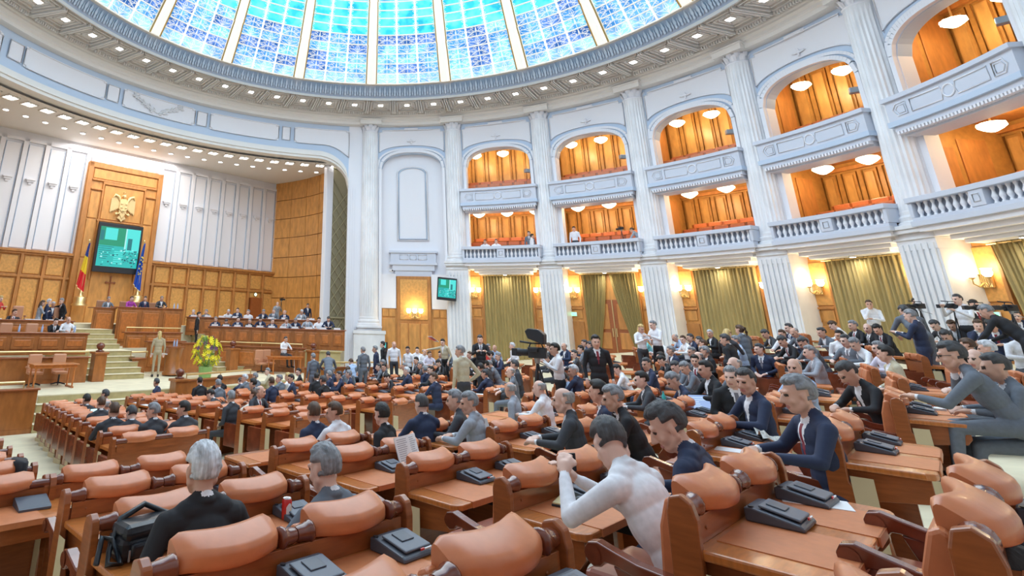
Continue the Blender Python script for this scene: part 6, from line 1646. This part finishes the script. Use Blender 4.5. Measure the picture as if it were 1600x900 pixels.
b = MB(); b.box(-.2, .2, -.08, .08, 0, .32); b.build('bag_body', [ML_], t, bevel=.03); b = MB(); b.tube([(-.07, 0, .31), (-.06, 0, .38), (.06, 0, .38), (.07, 0, .31)], .012, 6); b.build('handle', [ML_], t)
P, rz = snap(-2.75, 16.2, .2, .1); t = thing('handbag', P, rz, 'black handbag on a bench desk in the front block', 'bag'); b = MB(); b.box(-.18, .18, -.09, .09, 0, .13); b.build('bag_body', [ML_], t, bevel=.03); b = MB(); b.tube([(-.1, 0, .12), (0, .03, .2), (.1, 0, .12)], .01, 5); b.build('handle', [ML_], t)
# folder with phone, spectacles, pen, newspaper
P, rz = snap(1.42, 4.45, .17, .14); t = thing('folder', P, rz+.25, 'pale yellow folder under a phone in front of the white-shirted man', 'folder')
b = MB(); b.box(-.17, .17, -.13, .13, 0, .012); b.build('back_cover', [M_black], t, bevel=.003); b = MB(); b.box(-.165, .16, -.125, .125, .012, .022); b.build('yellow_sheets', [mat('manila', (.78, .66, .36), .7)], t, bevel=.003)
q = thing('phone', P+Vector((0, 0, .0225)), rz-.3, 'small black phone lying on the pale yellow folder', 'phone'); b = MB(); b.box(-.05, .05, -.022, .022, 0, .014); b.build('body', [M_black], q, bevel=.005); b = MB(); b.box(-.005, .035, -.015, .015, .014, .0148); b.build('screen', [M_cons2], q)
P, rz = snap(1.78, 4.6); t = thing('spectacles', P+Vector((.05, .1, .0)), rz, 'pair of black spectacles beside the console near the hunched man', 'spectacles')
for s in (-1, 1): b = MB(); b.tube([(s*.035+.022*math.cos(k*PI/5), 0, .02+.017*math.sin(k*PI/5)) for k in range(10)], .0025, 4, closed=True); b.build('rim', [M_black], t); b = MB(); b.tube([(s*.057, 0, .022), (s*.06, .1, .01)], .002, 4); b.build('temple', [M_black], t)
P, rz = snap(3.86, 5.95); t = thing('pen', P+Vector((0, 0, .006)), rz+1.2, 'silver pen between the two white sheets', 'pen'); b = MB(); b.tube([(-.07, 0, 0), (.07, 0, 0)], .005, 6); b.build('barrel', [mat('metal_grey', (.35, .37, .4), .35, .6)], t)
P, rz = snap(4.75, 6.35, .2, .12); t = thing('newspaper', P, rz+.4, 'crumpled newspaper on the desk behind the grey-haired man in navy', 'newspaper')
b = MB(); vs = [(-.17+.34*i/8, -.12+.24*j/5, .03+.03*math.sin(i*1.3+j)+(.05 if j > 3 else 0)) for j in range(6) for i in range(9)]; b.add(vs, [(j*9+i, j*9+i+1, (j+1)*9+i+1, (j+1)*9+i) for j in range(5) for i in range(8)]); b.build('newsprint', [mat('newsprint', (.62, .63, .60), .9, noise_s=40, noise_a=.3)], t)
# phone held by the man beside
t = thing('phone', Vector((2.205, 5.183, 2.286)), .6, 'dark phone in the hand of the grey-haired man in black suit', 'phone'); b = MB(); b.box(-.028, .028, -.05, .05, -.007, .007); b.build('body', [M_black], t, bevel=.004, M=Matrix.Rotation(.5, 4, 'X'))
t = thing('phone', Vector((1.537, 4.028, 2.415)), .3, 'phone held up in both hands by the hunched man in white shirt', 'phone'); b = MB(); b.box(-.03, .03, -.006, .006, -.05, .05); b.build('body', [M_black], t, bevel=.003)
# coat and scarf
t = thing('coat', (-3.05, 6.55, floor_xy(-3.05, 6.55)), AZ*-1, 'black coat hanging from the bench end beside the left aisle', 'coat')
b = MB(); vs = []; nz_, na = 9, 14
for j in range(nz_):
    z = .95-.80*j/(nz_-1)
    for i in range(na): a = 2*PI*i/na; r_ = (.10+.07*j/(nz_-1))*(1+.12*math.sin(a*4+j)); vs.append((r_*.7*math.cos(a), r_*1.6*math.sin(a), z))
b.add(vs, [(j*na+i, j*na+(i+1) % na, (j+1)*na+(i+1) % na, (j+1)*na+i) for j in range(nz_-1) for i in range(na)]+[tuple(range(na))], 0, smooth=True); b.build('coat_cloth', [cloth('K')], t)
t = thing('red_folder', Vector((4.059, 23.467, 2.656)), .5, 'red and white papers held out by the standing person in beige', 'papers'); b = MB(); b.box(-.2, .2, -.12, .12, 0, .01); b.build('sheet', [M_paper], t, M=Matrix.Rotation(.5, 4, 'Y')); b = MB(); b.box(-.18, .1, -.1, .1, -.03, -.02); b.build('red_cover', [mat('folder_red', (.8, .06, .04), .5)], t, M=Matrix.Rotation(.3, 4, 'Y'))
# sign on the panelling
a_ = COLA[3]+.3*.785; t = thing('door_sign', cyl(a_, 17.48, 3.72), -a_, 'white paper sign with a red letter on the wood panelling between curtain and column', 'sign')
b = MB(); b.box(-.15, .15, -.01, 0, -.13, .13); b.build('sheet', [M_paper], t)
b = MB()
for s in (-1, 1): b.box(s*.04-.014, s*.04+.014, -.014, -.009, -.06, .06); b.box(s*.04-.026, s*.04+.026, -.014, -.009, .052, .064); b.box(s*.04-.026, s*.04+.026, -.014, -.009, -.064, -.052)
b.box(-.04, .04, -.014, -.009, -.008, .008); b.build('letter', [mat('print_red', (.55, .05, .12), .6)], t)
b = MB(); b.tube([(-.13, -.012, -.11), (.13, -.012, -.11), (.13, -.012, .11), (-.13, -.012, .11)], .003, 4, closed=True); b.build('printed_border', [mat('print_red', (.55, .05, .12), .6)], t)
# TV cameras
def tvcam(P, head, label, zf, sc=1.0, studio=False):
    t = thing('video_camera', P, -head, label, 'video camera')
    k_ = .95 if studio else .55; t.scale = (k_, k_, k_); zf = None if zf is None else P[2]-(P[2]-zf)/k_; MG = mat('metal_grey', (.35, .37, .4), .35, .6)
    b = MB(); b.box(-.09, .09, -.22, .18, -.11, .12); b.build('camera_body', [M_black], t, bevel=.02)
    b = MB(); Ml = Matrix.Translation((0, .18, 0)) @ Matrix.Rotation(-PI/2, 4, 'X'); b.lathe([(.06, 0), (.075, .02), (.075, .16), (.09, .18), (.09, .26)], 16, 0, Ml); b.build('lens', [M_black], t)
    b = MB(); b.box(-.10, .10, .42, .54, -.08, .08); b.build('lens_hood', [M_black], t, bevel=.01)
    b = MB(); b.tube([(0, -.15, .12), (0, -.12, .2), (0, .12, .2), (0, .16, .12)], .018, 6); b.build('handle', [M_black], t)
    b = MB(); b.tube([(0, .10, .2), (0, .36, .23)], .022, 8); b.build('microphone', [M_black], t)
    b = MB(); b.box(-.2, -.09, -.06, .1, .02, .11); b.build('viewfinder', [M_black], t, bevel=.01)
    if studio:
        b = MB(); b.prism([(-.20, .18), (.14, .30), (.20, .46), (.12, .52), (-.10, .50), (-.22, .40)], -.16, .16, 'x'); b.build('monitor_hood', [M_black], t, bevel=.02)
        b = MB(); b.box(.1, .13, -.05, .05, -.02, .08); b.build('white_mark', [M_paper], t)
    if zf is not None:
        b = MB(); b.lathe([(.05, -.22), (.07, -.11)], 10); b.tube([(0, 0, -.2), (0, -.42, -.34)], .013, 6); b.build('tripod_head', [MG], t)
        for k in range(3): a = 2*PI*k/3+.5; b = MB(); b.tube([(0, 0, -.2), (.42*math.cos(a), .42*math.sin(a), zf-P[2])], [.026, .016], 6); b.build('tripod_leg', [M_black], t)
    return t
for (P, hd, lab, stu) in (((4.5, 13.18, 2.68), -1.0, 'large studio video camera with hood on a tripod, operated by the man in white', True), ((15.3, 15.4, 4.0), -1.3, 'black video camera on a tripod, left of the camera crew by the columns', False),
        ((15.66, 14.9, 4.0), -.4, 'black video camera on a tripod in the middle of the camera crew', False), ((14.7, 13.4, 3.9), -1.2, 'shoulder video camera held by the dark-haired cameraman near the right column', False), ((14.0, 12.2, 3.85), -1.5, 'black video camera raised at the right edge before the curtain', False)):
    tvcam(P, hd, lab, floor_xy(P[0], P[1]), studio=stu)
x, y, z = cyl(.026+.3*2.70, 17.1, 8.0); tvcam((x, y, z), .9-1.2, 'video camera with a dark red cover on the lower balcony of the second open bay', 6.6)
tvcam(tuple(SL(29.1, 21.5, 4.35)), AZ+PI, 'video camera with a microphone held up behind the rear bench near the curved wall', 2.3)
# presidium and bench papers, name plates, bottles
for k in range(11):
    t_ = (k+.5)/11*3; i_ = min(int(t_), 2); q = t_-i_; s = FACE[i_][0]*(1-q)+FACE[i_+1][0]*q; l = FACE[i_][1]*(1-q)+FACE[i_+1][1]*q
    t = thing('name_plate', SL(s+.15, l+.1, 2.801), RZ-.75, 'white papers and name plate on the long front bench, %s from the left' % ordinal(k), 'papers'); b = MB(); b.box(-.2, .2, -.1, .1, 0, .01); b.box(-.16, .16, -.12, -.10, 0, .09); b.build('sheet', [M_paper], t)
REAR = [(29.2, 15.4), (27.6, 17.3), (26.2, 18.9), (24.6, 20.7)]
for k in range(10):
    t_ = (k+.5)/10*3; i_ = min(int(t_), 2); q = t_-i_; s = REAR[i_][0]*(1-q)+REAR[i_+1][0]*q; l = REAR[i_][1]*(1-q)+REAR[i_+1][1]*q
    t = thing('name_plate', SL(s+.15, l+.1, 3.221), RZ-.75, 'white papers on the rear bench right of the presidium, %s from the left' % ordinal(k), 'papers'); b = MB(); b.box(-.2, .2, -.1, .1, 0, .01); b.box(-.16, .16, -.12, -.10, 0, .09); b.build('sheet', [M_paper], t)
for k, (s, l, z, w) in enumerate(((24.5, 5.4, 2.501, 'fifth'), (24.6, 6.2, 2.501, ''), (24.6, 7.0, 2.501, ''), (24.6, 8.2, 2.501, ''), (28.7, 14.55, 3.581, ''), (28.7, 14.35, 3.581, ''), (24.0, 12.2, 2.001, ''), (24.05, 12.35, 2.001, ''))):
    t = thing('water_bottle', SL(s, l, z), 0, ['clear water bottle on the left front bench, %s from the left' % ordinal(k) if k < 4 else ('water bottle at the right end of the presidium desk, %s one' % ('outer', 'inner')[k-4] if k < 6 else 'glass on the lectern pedestal, %s one' % ('left', 'right')[k-6])][0], 'bottle')
    b = MB(); b.lathe([(.035, 0), (.038, .01), (.038, .17), (.015, .22), (.015, .27)], 12); b.build('bottle_body', [mat('water_blue', (.45, .58, .85), .1)], t)
for k, (s, l) in enumerate(((27.6, 5.9), (27.6, 7.4), (27.55, 8.3))):
    t = thing('papers', SL(s, l, 2.901), RZ, 'white papers on the rear left bench, %s pile from the left' % ordinal(k), 'papers'); b = MB(); b.box(-.3, .3, -.12, .12, 0, .03); b.build('sheet', [M_paper], t)
